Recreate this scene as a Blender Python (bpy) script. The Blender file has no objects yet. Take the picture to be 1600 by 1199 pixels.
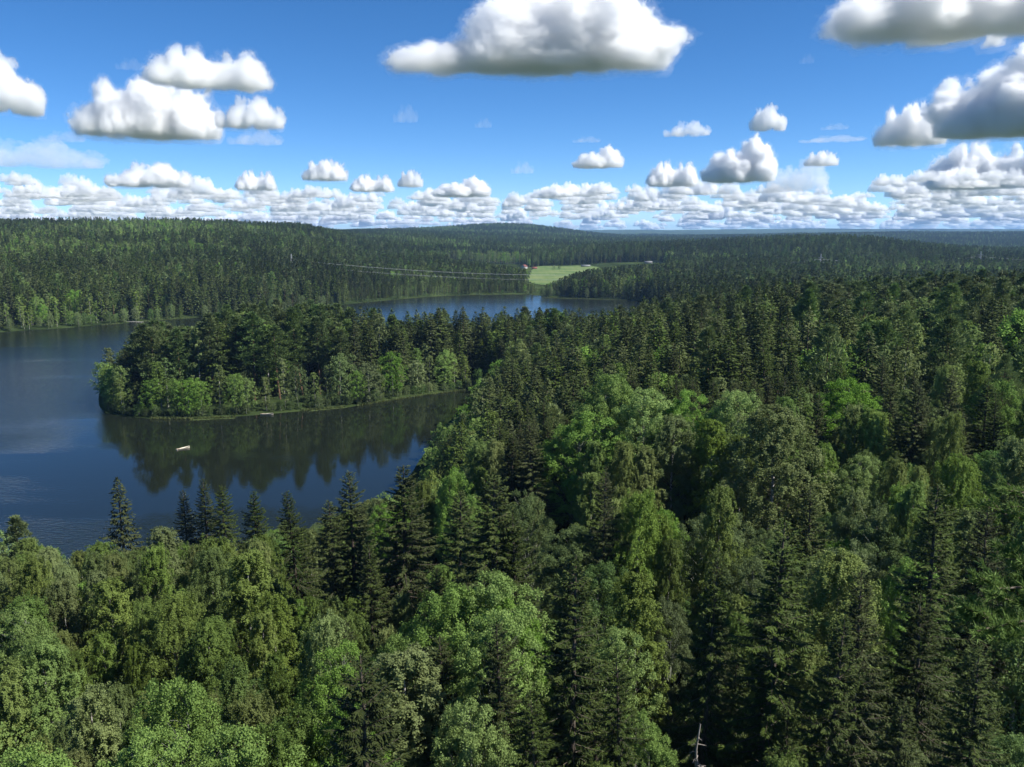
import bpy, bmesh, math, random
import numpy as np
import openvdb
from mathutils import Vector, Matrix, noise as mnoise

random.seed(7)
RNG = np.random.default_rng(7)
scene = bpy.context.scene
COL = scene.collection

# ------------------------------------------------------------------ camera, sky, sun, exposure
H = 65.0                      # eye above the lake
PITCH = math.radians(10.15)
FPX = 1330.0                  # focal length in pixels of a 1600 px wide frame
cam_data = bpy.data.cameras.new("camera")
cam_data.sensor_width = 36.0
cam_data.lens = 36.0 * FPX / 1600.0
cam_data.clip_start = 0.5
cam_data.clip_end = 250000.0
cam = bpy.data.objects.new("camera", cam_data)
COL.objects.link(cam)
cam.location = (0, 0, H)
cam.rotation_euler = (math.pi / 2 - PITCH, 0, 0)
scene.camera = cam

SUN_EL = math.radians(46)
SUN_AZ = math.radians(103)    # clockwise from +Y: right of the view, a little behind
sun_dir = Vector((math.sin(SUN_AZ) * math.cos(SUN_EL), math.cos(SUN_AZ) * math.cos(SUN_EL), math.sin(SUN_EL)))
world = bpy.data.worlds.new("World")
scene.world = world
world.use_nodes = True
wn, wl = world.node_tree.nodes, world.node_tree.links
bg = wn["Background"]
sky = wn.new("ShaderNodeTexSky")
sky.sky_type = 'NISHITA'
sky.sun_disc = False
sky.sun_elevation = SUN_EL
sky.sun_rotation = SUN_AZ
sky.altitude = 150
sky.air_density = 0.5
sky.dust_density = 0.0
sky.ozone_density = 4.0
hs = wn.new("ShaderNodeHueSaturation")
hs.inputs['Saturation'].default_value = 1.22
hs.inputs['Value'].default_value = 1.0
wl.new(sky.outputs[0], hs.inputs['Color'])
wl.new(hs.outputs[0], bg.inputs['Color'])
bg.inputs['Strength'].default_value = 0.09

sun_data = bpy.data.lights.new("sun", 'SUN')
sun_data.energy = 4.8
sun_data.angle = math.radians(0.53)
sun_data.color = (1.0, 0.965, 0.90)
sun = bpy.data.objects.new("sun", sun_data)
COL.objects.link(sun)
sun.rotation_euler = sun_dir.to_track_quat('Z', 'Y').to_euler()
sun.location = (0, 0, 500)

vs = scene.view_settings
vs.view_transform = 'Standard'
vs.look = 'None'
vs.exposure = 0.9
vs.gamma = 1.0
vs.use_curve_mapping = False
cy = scene.cycles
cy.max_bounces = 24
cy.diffuse_bounces = 3
cy.glossy_bounces = 2
cy.transmission_bounces = 3
cy.transparent_max_bounces = 128
cy.volume_bounces = 22
cy.use_denoising = True
cy.caustics_reflective = False
cy.caustics_refractive = False

# ------------------------------------------------------------------ helpers
def tag(o, label=None, cat=None, group=None, kind=None):
    if label: o['label'] = label
    if cat: o['category'] = cat
    if group: o['group'] = group
    if kind: o['kind'] = kind
    return o

def link(o, parent=None):
    COL.objects.link(o)
    if parent is not None: o.parent = parent
    return o

def mesh_np(name, parts, mats=(), attrs=None, smooth=False):
    """parts: list of (verts Nx3, faces MxK, material index); joined into one mesh. attrs: {name: list of per-vertex arrays}."""
    me = bpy.data.meshes.new(name)
    nv = sum(len(p[0]) for p in parts)
    nf = sum(len(p[1]) for p in parts)
    co = np.concatenate([np.asarray(p[0], np.float32).reshape(-1, 3) for p in parts])
    loops, sizes, mi, off = [], [], [], 0
    for v, f, m in parts:
        f = np.asarray(f, np.int32)
        if len(f):
            loops.append((f + off).ravel())
            sizes.append(np.full(len(f), f.shape[1], np.int32))
            mi.append(np.full(len(f), m, np.int32))
        off += len(v)
    loops = np.concatenate(loops); sizes = np.concatenate(sizes); mi = np.concatenate(mi)
    me.vertices.add(nv); me.vertices.foreach_set("co", co.ravel())
    me.loops.add(len(loops)); me.loops.foreach_set("vertex_index", loops)
    me.polygons.add(nf)
    starts = np.concatenate([[0], np.cumsum(sizes)[:-1]]).astype(np.int32)
    me.polygons.foreach_set("loop_start", starts)
    me.polygons.foreach_set("material_index", mi)
    if smooth: me.polygons.foreach_set("use_smooth", np.ones(nf, bool))
    for m in mats: me.materials.append(m)
    if attrs:
        for k, arr in attrs.items():
            a = me.attributes.new(k, 'FLOAT', 'POINT')
            a.data.foreach_set("value", np.concatenate(arr).astype(np.float32))
    me.update(calc_edges=True)
    me.validate()
    return me

def tube(pts, radii, sides=5):
    pts = np.asarray(pts, float); n = len(pts)
    t = np.gradient(pts, axis=0); t /= np.linalg.norm(t, axis=1, keepdims=True) + 1e-9
    ref = np.array([0.31, 0.17, 0.93]) if abs(t[0][2]) < 0.8 else np.array([1.0, 0.1, 0.0])
    a = np.cross(t, ref); a /= np.linalg.norm(a, axis=1, keepdims=True) + 1e-9
    b = np.cross(t, a)
    ang = np.arange(sides) * 2 * np.pi / sides
    r = np.asarray(radii, float).reshape(-1, 1, 1)
    v = pts[:, None, :] + r * (np.cos(ang)[None, :, None] * a[:, None, :] + np.sin(ang)[None, :, None] * b[:, None, :])
    f = []
    for i in range(n - 1):
        for j in range(sides):
            k = (j + 1) % sides
            f.append((i * sides + j, i * sides + k, (i + 1) * sides + k, (i + 1) * sides + j))
    return v.reshape(-1, 3), np.array(f, np.int32)

def unit(v):
    return v / (np.linalg.norm(v, axis=-1, keepdims=True) + 1e-9)

def diamonds(base, axis, normal, length, width):
    """leaf-shaped quads: base -> tip along axis."""
    axis = unit(axis); side = unit(np.cross(axis, normal))
    L = np.asarray(length).reshape(-1, 1); W = np.asarray(width).reshape(-1, 1)
    n = len(base)
    v = np.empty((n, 4, 3))
    v[:, 0] = base
    v[:, 1] = base + axis * L * 0.45 + side * W * 0.5
    v[:, 2] = base + axis * L
    v[:, 3] = base + axis * L * 0.45 - side * W * 0.5
    f = np.arange(n * 4, dtype=np.int32).reshape(n, 4)
    return v.reshape(-1, 3), f

def box(x0, x1, y0, y1, z0, z1):
    v = np.array([(x, y, z) for x in (x0, x1) for y in (y0, y1) for z in (z0, z1)], float)
    f = np.array([(0, 1, 3, 2), (4, 6, 7, 5), (0, 4, 5, 1), (2, 3, 7, 6), (0, 2, 6, 4), (1, 5, 7, 3)], np.int32)
    return v, f

def obj(name, parts, mats, parent=None, smooth=False, loc=None):
    if not isinstance(mats, (list, tuple)): mats = [mats]
    parts = [p if len(p) == 3 else (p[0], p[1], 0) for p in parts]
    o = bpy.data.objects.new(name, mesh_np(name, parts, mats, smooth=smooth))
    if loc is not None: o.location = loc
    return link(o, parent)

def empty(name, loc, rz=0.0, sc=1.0):
    o = bpy.data.objects.new(name, None)
    o.empty_display_size = 0.5
    o.location = loc; o.rotation_euler = (0, 0, rz); o.scale = (sc, sc, sc) if np.isscalar(sc) else sc
    return link(o)

# ------------------------------------------------------------------ materials
def new_mat(name):
    m = bpy.data.materials.new(name); m.use_nodes = True
    n, l = m.node_tree.nodes, m.node_tree.links
    return m, n, l, n["Principled BSDF"], n["Material Output"]

def plain(name, col, rough=0.7, metal=0.0, var=0.12, scale=8.0):
    m, n, l, b, o = new_mat(name)
    tc = n.new("ShaderNodeTexCoord"); nz = n.new("ShaderNodeTexNoise")
    nz.inputs['Scale'].default_value = scale; nz.inputs['Detail'].default_value = 5
    l.new(tc.outputs['Object'], nz.inputs['Vector'])
    mx = n.new("ShaderNodeMix"); mx.data_type = 'RGBA'
    mx.inputs[6].default_value = (*[c * (1 - var * 2) for c in col], 1); mx.inputs[7].default_value = (*[min(c * (1 + var), 1) for c in col], 1)
    l.new(nz.outputs['Fac'], mx.inputs[0]); l.new(mx.outputs[2], b.inputs['Base Color'])
    b.inputs['Roughness'].default_value = rough; b.inputs['Metallic'].default_value = metal
    b.inputs['Specular IOR Level'].default_value = 0.3
    return m

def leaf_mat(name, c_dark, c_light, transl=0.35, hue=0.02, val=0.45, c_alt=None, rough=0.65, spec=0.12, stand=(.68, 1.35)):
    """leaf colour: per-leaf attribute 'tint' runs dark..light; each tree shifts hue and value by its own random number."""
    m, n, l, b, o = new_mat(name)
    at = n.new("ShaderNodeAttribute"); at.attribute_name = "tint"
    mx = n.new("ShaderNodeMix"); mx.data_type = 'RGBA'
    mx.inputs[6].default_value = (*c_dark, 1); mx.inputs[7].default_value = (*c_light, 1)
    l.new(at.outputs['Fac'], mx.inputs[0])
    oi = n.new("ShaderNodeObjectInfo")
    col = mx.outputs[2]
    wn_ = n.new("ShaderNodeTexWhiteNoise"); wn_.noise_dimensions = '1D'
    l.new(oi.outputs['Random'], wn_.inputs['W'])
    sep = n.new("ShaderNodeSeparateColor"); l.new(wn_.outputs['Color'], sep.inputs[0])
    if c_alt:
        mx2 = n.new("ShaderNodeMix"); mx2.data_type = 'RGBA'; mx2.blend_type = 'MIX'
        mx2.inputs[7].default_value = (*c_alt, 1)
        mm = n.new("ShaderNodeMath"); mm.operation = 'MULTIPLY'; mm.inputs[1].default_value = 0.7
        l.new(sep.outputs[2], mm.inputs[0]); l.new(mm.outputs[0], mx2.inputs[0])
        l.new(col, mx2.inputs[6]); col = mx2.outputs[2]
    h = n.new("ShaderNodeHueSaturation")
    def rng_node(src, lo, hi):
        r = n.new("ShaderNodeMapRange"); r.inputs['To Min'].default_value = lo; r.inputs['To Max'].default_value = hi
        l.new(src, r.inputs['Value']); return r.outputs[0]
    l.new(rng_node(sep.outputs[0], 0.5 - hue, 0.5 + hue), h.inputs['Hue'])
    l.new(rng_node(sep.outputs[1], 1 - val, 1 + val), h.inputs['Value'])
    l.new(rng_node(sep.outputs[0], 0.85, 1.1), h.inputs['Saturation'])
    ns = n.new("ShaderNodeTexNoise"); ns.inputs['Scale'].default_value = 1 / 190.; ns.inputs['Detail'].default_value = 2
    l.new(oi.outputs['Location'], ns.inputs['Vector'])
    sr = n.new("ShaderNodeMapRange"); sr.inputs['From Min'].default_value = .35; sr.inputs['From Max'].default_value = .65; sr.inputs['To Min'].default_value = stand[0]; sr.inputs['To Max'].default_value = stand[1]
    l.new(ns.outputs['Fac'], sr.inputs['Value'])
    sm = n.new("ShaderNodeVectorMath"); sm.operation = 'SCALE'; l.new(col, sm.inputs[0]); l.new(sr.outputs[0], sm.inputs['Scale']); col = sm.outputs[0]
    l.new(col, h.inputs['Color'])
    l.new(h.outputs[0], b.inputs['Base Color'])
    b.inputs['Roughness'].default_value = rough
    b.inputs['Specular IOR Level'].default_value = spec
    tr = n.new("ShaderNodeBsdfTranslucent"); l.new(h.outputs[0], tr.inputs['Color'])
    ms = n.new("ShaderNodeMixShader"); ms.inputs[0].default_value = transl
    l.new(b.outputs[0], ms.inputs[1]); l.new(tr.outputs[0], ms.inputs[2]); l.new(ms.outputs[0], o.inputs['Surface'])
    return m

def bark_mat(name, c1, c2, scale=(6, 6, 1.2)):
    m, n, l, b, o = new_mat(name)
    tc = n.new("ShaderNodeTexCoord"); mp = n.new("ShaderNodeMapping"); mp.inputs['Scale'].default_value = scale
    nz = n.new("ShaderNodeTexNoise"); nz.inputs['Scale'].default_value = 2.0; nz.inputs['Detail'].default_value = 6
    rp = n.new("ShaderNodeValToRGB"); rp.color_ramp.elements[0].position = .38; rp.color_ramp.elements[1].position = .62
    rp.color_ramp.elements[0].color = (*c1, 1); rp.color_ramp.elements[1].color = (*c2, 1)
    l.new(tc.outputs['Object'], mp.inputs[0]); l.new(mp.outputs[0], nz.inputs['Vector']); l.new(nz.outputs['Fac'], rp.inputs[0])
    l.new(rp.outputs[0], b.inputs['Base Color']); b.inputs['Roughness'].default_value = 0.9; b.inputs['Specular IOR Level'].default_value = 0.1
    return m

M = {}
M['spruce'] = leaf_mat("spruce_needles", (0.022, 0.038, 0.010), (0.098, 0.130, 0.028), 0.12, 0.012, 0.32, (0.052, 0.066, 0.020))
M['pine'] = leaf_mat("pine_needles", (0.052, 0.090, 0.028), (0.150, 0.212, 0.066), 0.20, 0.015, 0.24, (0.130, 0.165, 0.056))
M['birch'] = leaf_mat("birch_leaves", (0.108, 0.150, 0.033), (0.238, 0.298, 0.070), 0.38, 0.014, 0.24, (0.150, 0.225, 0.075), stand=(.8, 1.2))
M['aspen'] = leaf_mat("aspen_leaves", (0.110, 0.200, 0.040), (0.235, 0.355, 0.072), 0.36, 0.012, 0.20, stand=(.85, 1.15))
M['willow'] = leaf_mat("willow_leaves", (0.088, 0.138, 0.044), (0.200, 0.268, 0.092), 0.36, 0.02, 0.26, (0.110, 0.175, 0.052))
M['cone'] = plain("spruce_cones", (0.075, 0.040, 0.016), 0.8)
M['bark_spruce'] = bark_mat("spruce_bark", (0.05, 0.04, 0.03), (0.12, 0.10, 0.08))
M['bark_pine'] = bark_mat("pine_bark", (0.10, 0.060, 0.036), (0.16, 0.10, 0.064))
M['bark_birch'] = bark_mat("birch_bark", (0.08, 0.07, 0.06), (0.55, 0.53, 0.48), (3, 3, 2.2))
M['bark_aspen'] = bark_mat("aspen_bark", (0.10, 0.11, 0.08), (0.24, 0.25, 0.20))
M['twig'] = bark_mat("twig_bark", (0.05, 0.04, 0.032), (0.10, 0.085, 0.07))
M['dead'] = bark_mat("dead_wood", (0.16, 0.14, 0.12), (0.32, 0.29, 0.25))

# ------------------------------------------------------------------ terrain as a function
TP = math.tan(PITCH)
def ray(u, v):
    xc = (u - 800.0) / FPX; yc = (599.5 - v) / FPX
    return np.array([xc, math.cos(PITCH) + yc * math.sin(PITCH), -math.sin(PITCH) + yc * math.cos(PITCH)])
def ground_at(u, v, z=0.0):
    d = ray(u, v); t = (z - H) / d[2]
    return d[0] * t, d[1] * t
def project(x, y, z):
    dx, dy, dz = x, y, z - H
    zc = dy * math.cos(PITCH) - dz * math.sin(PITCH)
    yc = dy * math.sin(PITCH) + dz * math.cos(PITCH)
    return 800 + FPX * dx / zc, 599.5 - FPX * yc / zc

LAKE_PX = [(-420, 960), (-150, 935), (0, 905), (120, 895), (220, 885), (340, 868), (460, 845), (540, 825), (600, 795), (640, 745), (662, 712),
           (690, 672), (722, 638), (748, 617), (757, 609), (742, 606), (700, 613), (640, 621), (560, 635), (490, 642), (430, 646), (370, 652), (300, 655), (230, 655), (180, 651),
           (160, 643), (154, 628), (157, 610), (175, 596), (230, 584), (300, 578), (400, 574), (520, 572), (660, 571), (760, 568), (860, 560), (930, 552), (990, 535), (1035, 505), (1030, 482),
           (1010, 473), (985, 469), (900, 466.5), (850, 465.5), (838, 461), (800, 460.5), (740, 461), (690, 463), (640, 466.5), (600, 470), (560, 474), (500, 480), (420, 488),
           (330, 495), (250, 501), (190, 506), (100, 513), (0, 520), (-200, 532), (-420, 545)]
LAKE = np.array([ground_at(u, v) for u, v in LAKE_PX])
def smooth_poly(P, k=2):
    for _ in range(k):
        Q = np.roll(P, -1, 0)
        P = np.stack([P * .75 + Q * .25, P * .25 + Q * .75], 1).reshape(-1, 2)
    return P
LAKE = smooth_poly(LAKE, 1)
FIELD_PX = [(826, 443), (827, 432), (833, 418), (850, 415.5), (880, 417), (905, 416), (922, 415.5), (940, 420), (930, 432), (905, 446), (870, 448), (845, 446)]

def sdf(P, poly):
    """signed distance to a polygon, negative inside."""
    P = np.asarray(P, float); out = np.empty(len(P))
    A = poly; B = np.roll(poly, -1, 0); E = B - A; ee = (E ** 2).sum(1)
    for s in range(0, len(P), 20000):
        p = P[s:s + 20000]
        w = p[:, None, :] - A[None]
        t = np.clip((w * E[None]).sum(2) / ee[None], 0, 1)
        d = w - t[:, :, None] * E[None]
        dist = np.sqrt((d ** 2).sum(2).min(1))
        c1 = (A[None, :, 1] > p[:, None, 1]) != (B[None, :, 1] > p[:, None, 1])
        xi = (B[:, 0] - A[:, 0])[None] * (p[:, None, 1] - A[None, :, 1]) / ((B[:, 1] - A[:, 1])[None] + 1e-12) + A[None, :, 0]
        ins = (c1 & (p[:, None, 0] < xi)).sum(1) % 2 == 1
        out[s:s + 20000] = np.where(ins, -dist, dist)
    return out

T_D = np.log(np.array([12, 25, 50, 90, 130, 170, 250, 350, 500, 700, 900, 1200, 1600, 2200, 3000, 4500, 7000, 12000, 20000, 60000]))
T_U = np.array([-400, 0, 300, 450, 600, 800, 1000, 1300, 1600, 2000])
T_Z = np.array([
    [31, 26, 18, 11, 6, 2, 1, 1, 2, 9, 24, 45, 59, 52, 40, 30, 24, 34, 50, 40],
    [31, 26, 18, 11, 6, 2, 1, 2, 2, 9, 24, 44, 58, 54, 44, 30, 24, 34, 50, 40],
    [31, 26, 18, 11, 7, 2, 1, 3, 3, 5, 19, 42, 61, 58, 48, 30, 26, 36, 50, 40],
    [31, 26, 18, 11, 8, 3, 1, 3, 3, 2, 14, 33, 54, 50, 40, 30, 30, 36, 52, 40],
    [31, 26, 19, 14, 10, 5, 1, 3, 3, 2, 1, 8, 21, 36, 44, 42, 36, 56, 60, 40],
    [31, 26, 20, 17, 15, 13, 9, 5, 3, 2, 1, 4, 10, 20, 34, 74, 28, 62, 60, 40],
    [31, 26, 20, 19, 20, 21, 18, 13, 8, 4, 2, 4, 22, 16, 24, 14, 22, 72, 66, 40],
    [31, 26, 20, 19, 22, 24, 24, 21, 14, 8, 5, 9, 36, 10, 6, 30, 14, 92, 84, 40],
    [31, 26, 20, 19, 23, 26, 29, 26, 18, 10, 6, 7, 9, 6, 4, 40, 16, 78, 66, 40],
    [31, 26, 20, 19, 23, 26, 29, 26, 18, 10, 6, 7, 9, 6, 4, 40, 16, 78, 66, 40]], float)

def vnoise(x, y, s, seed=0):
    """smooth value noise, vectorised."""
    X = x / s + seed * 17.3; Y = y / s + seed * 9.1
    xi = np.floor(X).astype(np.int64); yi = np.floor(Y).astype(np.int64)
    fx = X - xi; fy = Y - yi
    fx = fx * fx * (3 - 2 * fx); fy = fy * fy * (3 - 2 * fy)
    def hsh(a, b):
        h = (a * 374761393 + b * 668265263 + seed * 1442695041) & 0xFFFFFFFF
        h = ((h ^ (h >> 13)) * 1274126177) & 0xFFFFFFFF
        return ((h ^ (h >> 16)) & 0xFFFF) / 65535.0
    return (hsh(xi, yi) * (1 - fx) + hsh(xi + 1, yi) * fx) * (1 - fy) + (hsh(xi, yi + 1) * (1 - fx) + hsh(xi + 1, yi + 1) * fx) * fy

def smoothstep(a, b, x):
    t = np.clip((x - a) / (b - a), 0, 1); return t * t * (3 - 2 * t)

def base_height(x, y):
    d = np.hypot(x, y)
    yy = np.maximum(y, 0.25 * d + 1e-6)
    u = np.clip(800 + FPX * 1.016 * x / yy, T_U[0], T_U[-1])
    ld = np.clip(np.log(np.maximum(d, 1)), T_D[0], T_D[-1])
    i = np.clip(np.searchsorted(T_U, u) - 1, 0, len(T_U) - 2); j = np.clip(np.searchsorted(T_D, ld) - 1, 0, len(T_D) - 2)
    a = (u - T_U[i]) / (T_U[i + 1] - T_U[i]); b = (ld - T_D[j]) / (T_D[j + 1] - T_D[j])
    a = a * a * (3 - 2 * a); b = b * b * (3 - 2 * b)
    z = (T_Z[i, j] * (1 - a) + T_Z[i + 1, j] * a) * (1 - b) + (T_Z[i, j + 1] * (1 - a) + T_Z[i + 1, j + 1] * a) * b
    amp = np.clip((d - 120) / 800, 0, 1)
    z = z + amp * 5 * (vnoise(x, y, 170, 3) - 0.5) + np.clip((d - 1300) / 3000, 0, 1) * 26 * (vnoise(x, y, 900, 5) - 0.5) + np.clip((d - 5000) / 5000, 0, 1) * 34 * (vnoise(x, y, 3800, 8) - 0.45)
    return z

def height(x, y, sd=None):
    x = np.atleast_1d(np.asarray(x, float)); y = np.atleast_1d(np.asarray(y, float))
    if sd is None: sd = sdf(np.stack([x, y], 1), LAKE)
    z = np.maximum(base_height(x, y), 1.0)
    land = 0.25 + 0.8 * smoothstep(0, 12, sd) + (z - 1.0) * smoothstep(0, 75, sd)
    return np.where(sd > 0, land * smoothstep(-0.5, 1.5, sd), -2.0 * smoothstep(0, 6, -sd))

# ------------------------------------------------------------------ terrain mesh
def build_terrain():
    az = np.concatenate([np.linspace(-180, -44, 24, endpoint=False), np.linspace(-44, 44, 330), np.linspace(48, 176, 23)])
    az = np.radians(az)
    r = np.exp(np.arange(math.log(6), math.log(60000), 0.0175))
    A, R = np.meshgrid(az, r, indexing='ij')
    x = (np.sin(A) * R).ravel(); y = (np.cos(A) * R).ravel()
    z = np.empty_like(x)
    far = R.ravel() > 2500
    z[far] = np.maximum(base_height(x[far], y[far]), 1)
    z[~far] = height(x[~far], y[~far])
    na, nr = len(az), len(r)
    idx = np.arange(na * nr).reshape(na, nr)
    nxt = np.roll(idx, -1, 0)
    f = np.stack([idx[:, :-1], idx[:, 1:], nxt[:, 1:], nxt[:, :-1]], -1).reshape(-1, 4)
    c = len(x)
    v = np.concatenate([np.stack([x, y, z], 1), [[0, 0, z.reshape(na, nr)[:, 0].mean()]]])
    tri = np.stack([np.full(na, c), idx[:, 0], nxt[:, 0]], 1)
    m, n, l, b, o = new_mat("forest_floor")
    geo = n.new("ShaderNodeNewGeometry")
    def nz(scale, det=4):
        t = n.new("ShaderNodeTexNoise"); t.inputs['Scale'].default_value = scale; t.inputs['Detail'].default_value = det
        l.new(geo.outputs['Position'], t.inputs['Vector']); return t
    a1, a2, a3 = nz(1 / 350., 3), nz(1 / 30., 4), nz(1 / 6., 4)
    r1 = n.new("ShaderNodeValToRGB"); e = r1.color_ramp.elements
    e[0].position = .35; e[0].color = (0.026, 0.042, 0.016, 1); e[1].position = .68; e[1].color = (0.062, 0.090, 0.034, 1)
    l.new(a1.outputs['Fac'], r1.inputs[0])
    r2 = n.new("ShaderNodeValToRGB"); e = r2.color_ramp.elements
    e[0].position = .35; e[0].color = (0.5, 0.5, 0.5, 1); e[1].position = .7; e[1].color = (1.5, 1.4, 1.2, 1)
    l.new(a2.outputs['Fac'], r2.inputs[0])
    mx = n.new("ShaderNodeMix"); mx.data_type = 'RGBA'; mx.blend_type = 'MULTIPLY'; mx.inputs[0].default_value = 1
    l.new(r1.outputs[0], mx.inputs[6]); l.new(r2.outputs[0], mx.inputs[7]); l.new(mx.outputs[2], b.inputs['Base Color'])
    bp = n.new("ShaderNodeBump"); bp.inputs['Distance'].default_value = 6; bp.inputs['Strength'].default_value = 0.8
    l.new(a2.outputs['Fac'], bp.inputs['Height']); l.new(bp.outputs[0], b.inputs['Normal'])
    b.inputs['Roughness'].default_value = 1; b.inputs['Specular IOR Level'].default_value = 0
    o_ = obj("terrain", [(v, f, 0), (np.zeros((0, 3)), tri - len(v), 0)], [m], smooth=True)
    tag(o_, kind='structure')
    return o_

build_terrain()

# ------------------------------------------------------------------ lake water
def build_water():
    m, n, l, b, o = new_mat("lake_water")
    geo = n.new("ShaderNodeNewGeometry")
    b.inputs['Base Color'].default_value = (0.009, 0.012, 0.008, 1)
    b.inputs['IOR'].default_value = 1.33
    b.inputs['Specular IOR Level'].default_value = 0.5
    # breezy patches: broad noise, drawn out along x, plus the open western water
    mp = n.new("ShaderNodeMapping"); mp.inputs['Scale'].default_value = (1 / 110., 1 / 26., 1)
    l.new(geo.outputs['Position'], mp.inputs[0])
    pn = n.new("ShaderNodeTexNoise"); pn.inputs['Scale'].default_value = 1; pn.inputs['Detail'].default_value = 4; pn.inputs['Roughness'].default_value = .45
    l.new(mp.outputs[0], pn.inputs['Vector'])
    # calm lee water under the peninsula: distance from its near shore
    rt = n.new("ShaderNodeMapping"); rt.vector_type = 'TEXTURE'; rt.inputs['Location'].default_value = (-62, 268, 0); rt.inputs['Rotation'].default_value = (0, 0, .40); rt.inputs['Scale'].default_value = (98, 74, 1)
    l.new(geo.outputs['Position'], rt.inputs[0])
    ln = n.new("ShaderNodeVectorMath"); ln.operation = 'LENGTH'; l.new(rt.outputs[0], ln.inputs[0])
    wx = n.new("ShaderNodeMapRange"); wx.inputs['From Min'].default_value = .55; wx.inputs['From Max'].default_value = 1.5
    wx.inputs['To Min'].default_value = -0.16; wx.inputs['To Max'].default_value = 0.24
    l.new(ln.outputs['Value'], wx.inputs['Value'])
    ad = n.new("ShaderNodeMath"); ad.operation = 'ADD'; l.new(pn.outputs['Fac'], ad.inputs[0]); l.new(wx.outputs[0], ad.inputs[1])
    br = n.new("ShaderNodeMapRange"); br.inputs['From Min'].default_value = .40; br.inputs['From Max'].default_value = .72
    br.interpolation_type = 'SMOOTHSTEP'
    l.new(ad.outputs[0], br.inputs['Value'])
    rr = n.new("ShaderNodeMapRange"); rr.inputs['To Min'].default_value = 0.03; rr.inputs['To Max'].default_value = 0.14
    l.new(br.outputs[0], rr.inputs['Value'])
    sp = n.new("ShaderNodeSeparateXYZ"); l.new(geo.outputs['Position'], sp.inputs[0])
    pd_ = n.new("ShaderNodeMapRange"); pd_.inputs['From Min'].default_value = 480; pd_.inputs['From Max'].default_value = 680; pd_.inputs['To Max'].default_value = .03
    l.new(sp.outputs['Y'], pd_.inputs['Value'])
    px_ = n.new("ShaderNodeMapRange"); px_.inputs['From Min'].default_value = -300; px_.inputs['From Max'].default_value = -190; l.new(sp.outputs['X'], px_.inputs['Value'])
    pm_ = n.new("ShaderNodeMath"); pm_.operation = 'MULTIPLY'; l.new(pd_.outputs[0], pm_.inputs[0]); l.new(px_.outputs[0], pm_.inputs[1]); pd_ = pm_
    ra = n.new("ShaderNodeMath"); ra.operation = 'ADD'; l.new(rr.outputs[0], ra.inputs[0]); l.new(pd_.outputs[0], ra.inputs[1]); l.new(ra.outputs[0], b.inputs['Roughness'])
    w1 = n.new("ShaderNodeTexNoise"); w1.inputs['Scale'].default_value = 0.55; w1.inputs['Detail'].default_value = 4
    m2 = n.new("ShaderNodeMapping"); m2.inputs['Rotation'].default_value = (0, 0, .5); m2.inputs['Scale'].default_value = (1, 2.2, 1)
    l.new(geo.outputs['Position'], m2.inputs[0]); l.new(m2.outputs[0], w1.inputs['Vector'])
    bp = n.new("ShaderNodeBump"); bp.inputs['Distance'].default_value = 0.28
    st = n.new("ShaderNodeMapRange"); st.inputs['To Min'].default_value = 0.03; st.inputs['To Max'].default_value = 0.75
    l.new(br.outputs[0], st.inputs['Value']); 
    sf = n.new("ShaderNodeMath"); sf.operation = 'MULTIPLY_ADD'; sf.inputs[1].default_value = -28; sf.inputs[2].default_value = 1; l.new(pd_.outputs[0], sf.inputs[0])
    ss = n.new("ShaderNodeMath"); ss.operation = 'MULTIPLY'; l.new(st.outputs[0], ss.inputs[0]); l.new(sf.outputs[0], ss.inputs[1]); l.new(ss.outputs[0], bp.inputs['Strength'])
    bd = n.new("ShaderNodeMath"); bd.operation = 'MULTIPLY_ADD'; bd.inputs[1].default_value = 0.0; bd.inputs[2].default_value = 0.28; l.new(pd_.outputs[0], bd.inputs[0]); l.new(bd.outputs[0], bp.inputs['Distance'])
    l.new(w1.outputs['Fac'], bp.inputs['Height']); l.new(bp.outputs[0], b.inputs['Normal'])
    P = LAKE; lo = P.min(0) - 15; hi = P.max(0) + 15
    gx = np.linspace(lo[0], hi[0], 40); gy = np.linspace(lo[1], hi[1], 30)
    X, Y = np.meshgrid(gx, gy, indexing='ij')
    v = np.stack([X.ravel(), Y.ravel(), np.zeros(X.size)], 1)
    i = np.arange(X.size).reshape(X.shape)
    f = np.stack([i[:-1, :-1], i[1:, :-1], i[1:, 1:], i[:-1, 1:]], -1).reshape(-1, 4)
    tag(obj("lake_water", [(v, f)], m, smooth=True), kind='structure')
build_water()

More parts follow.
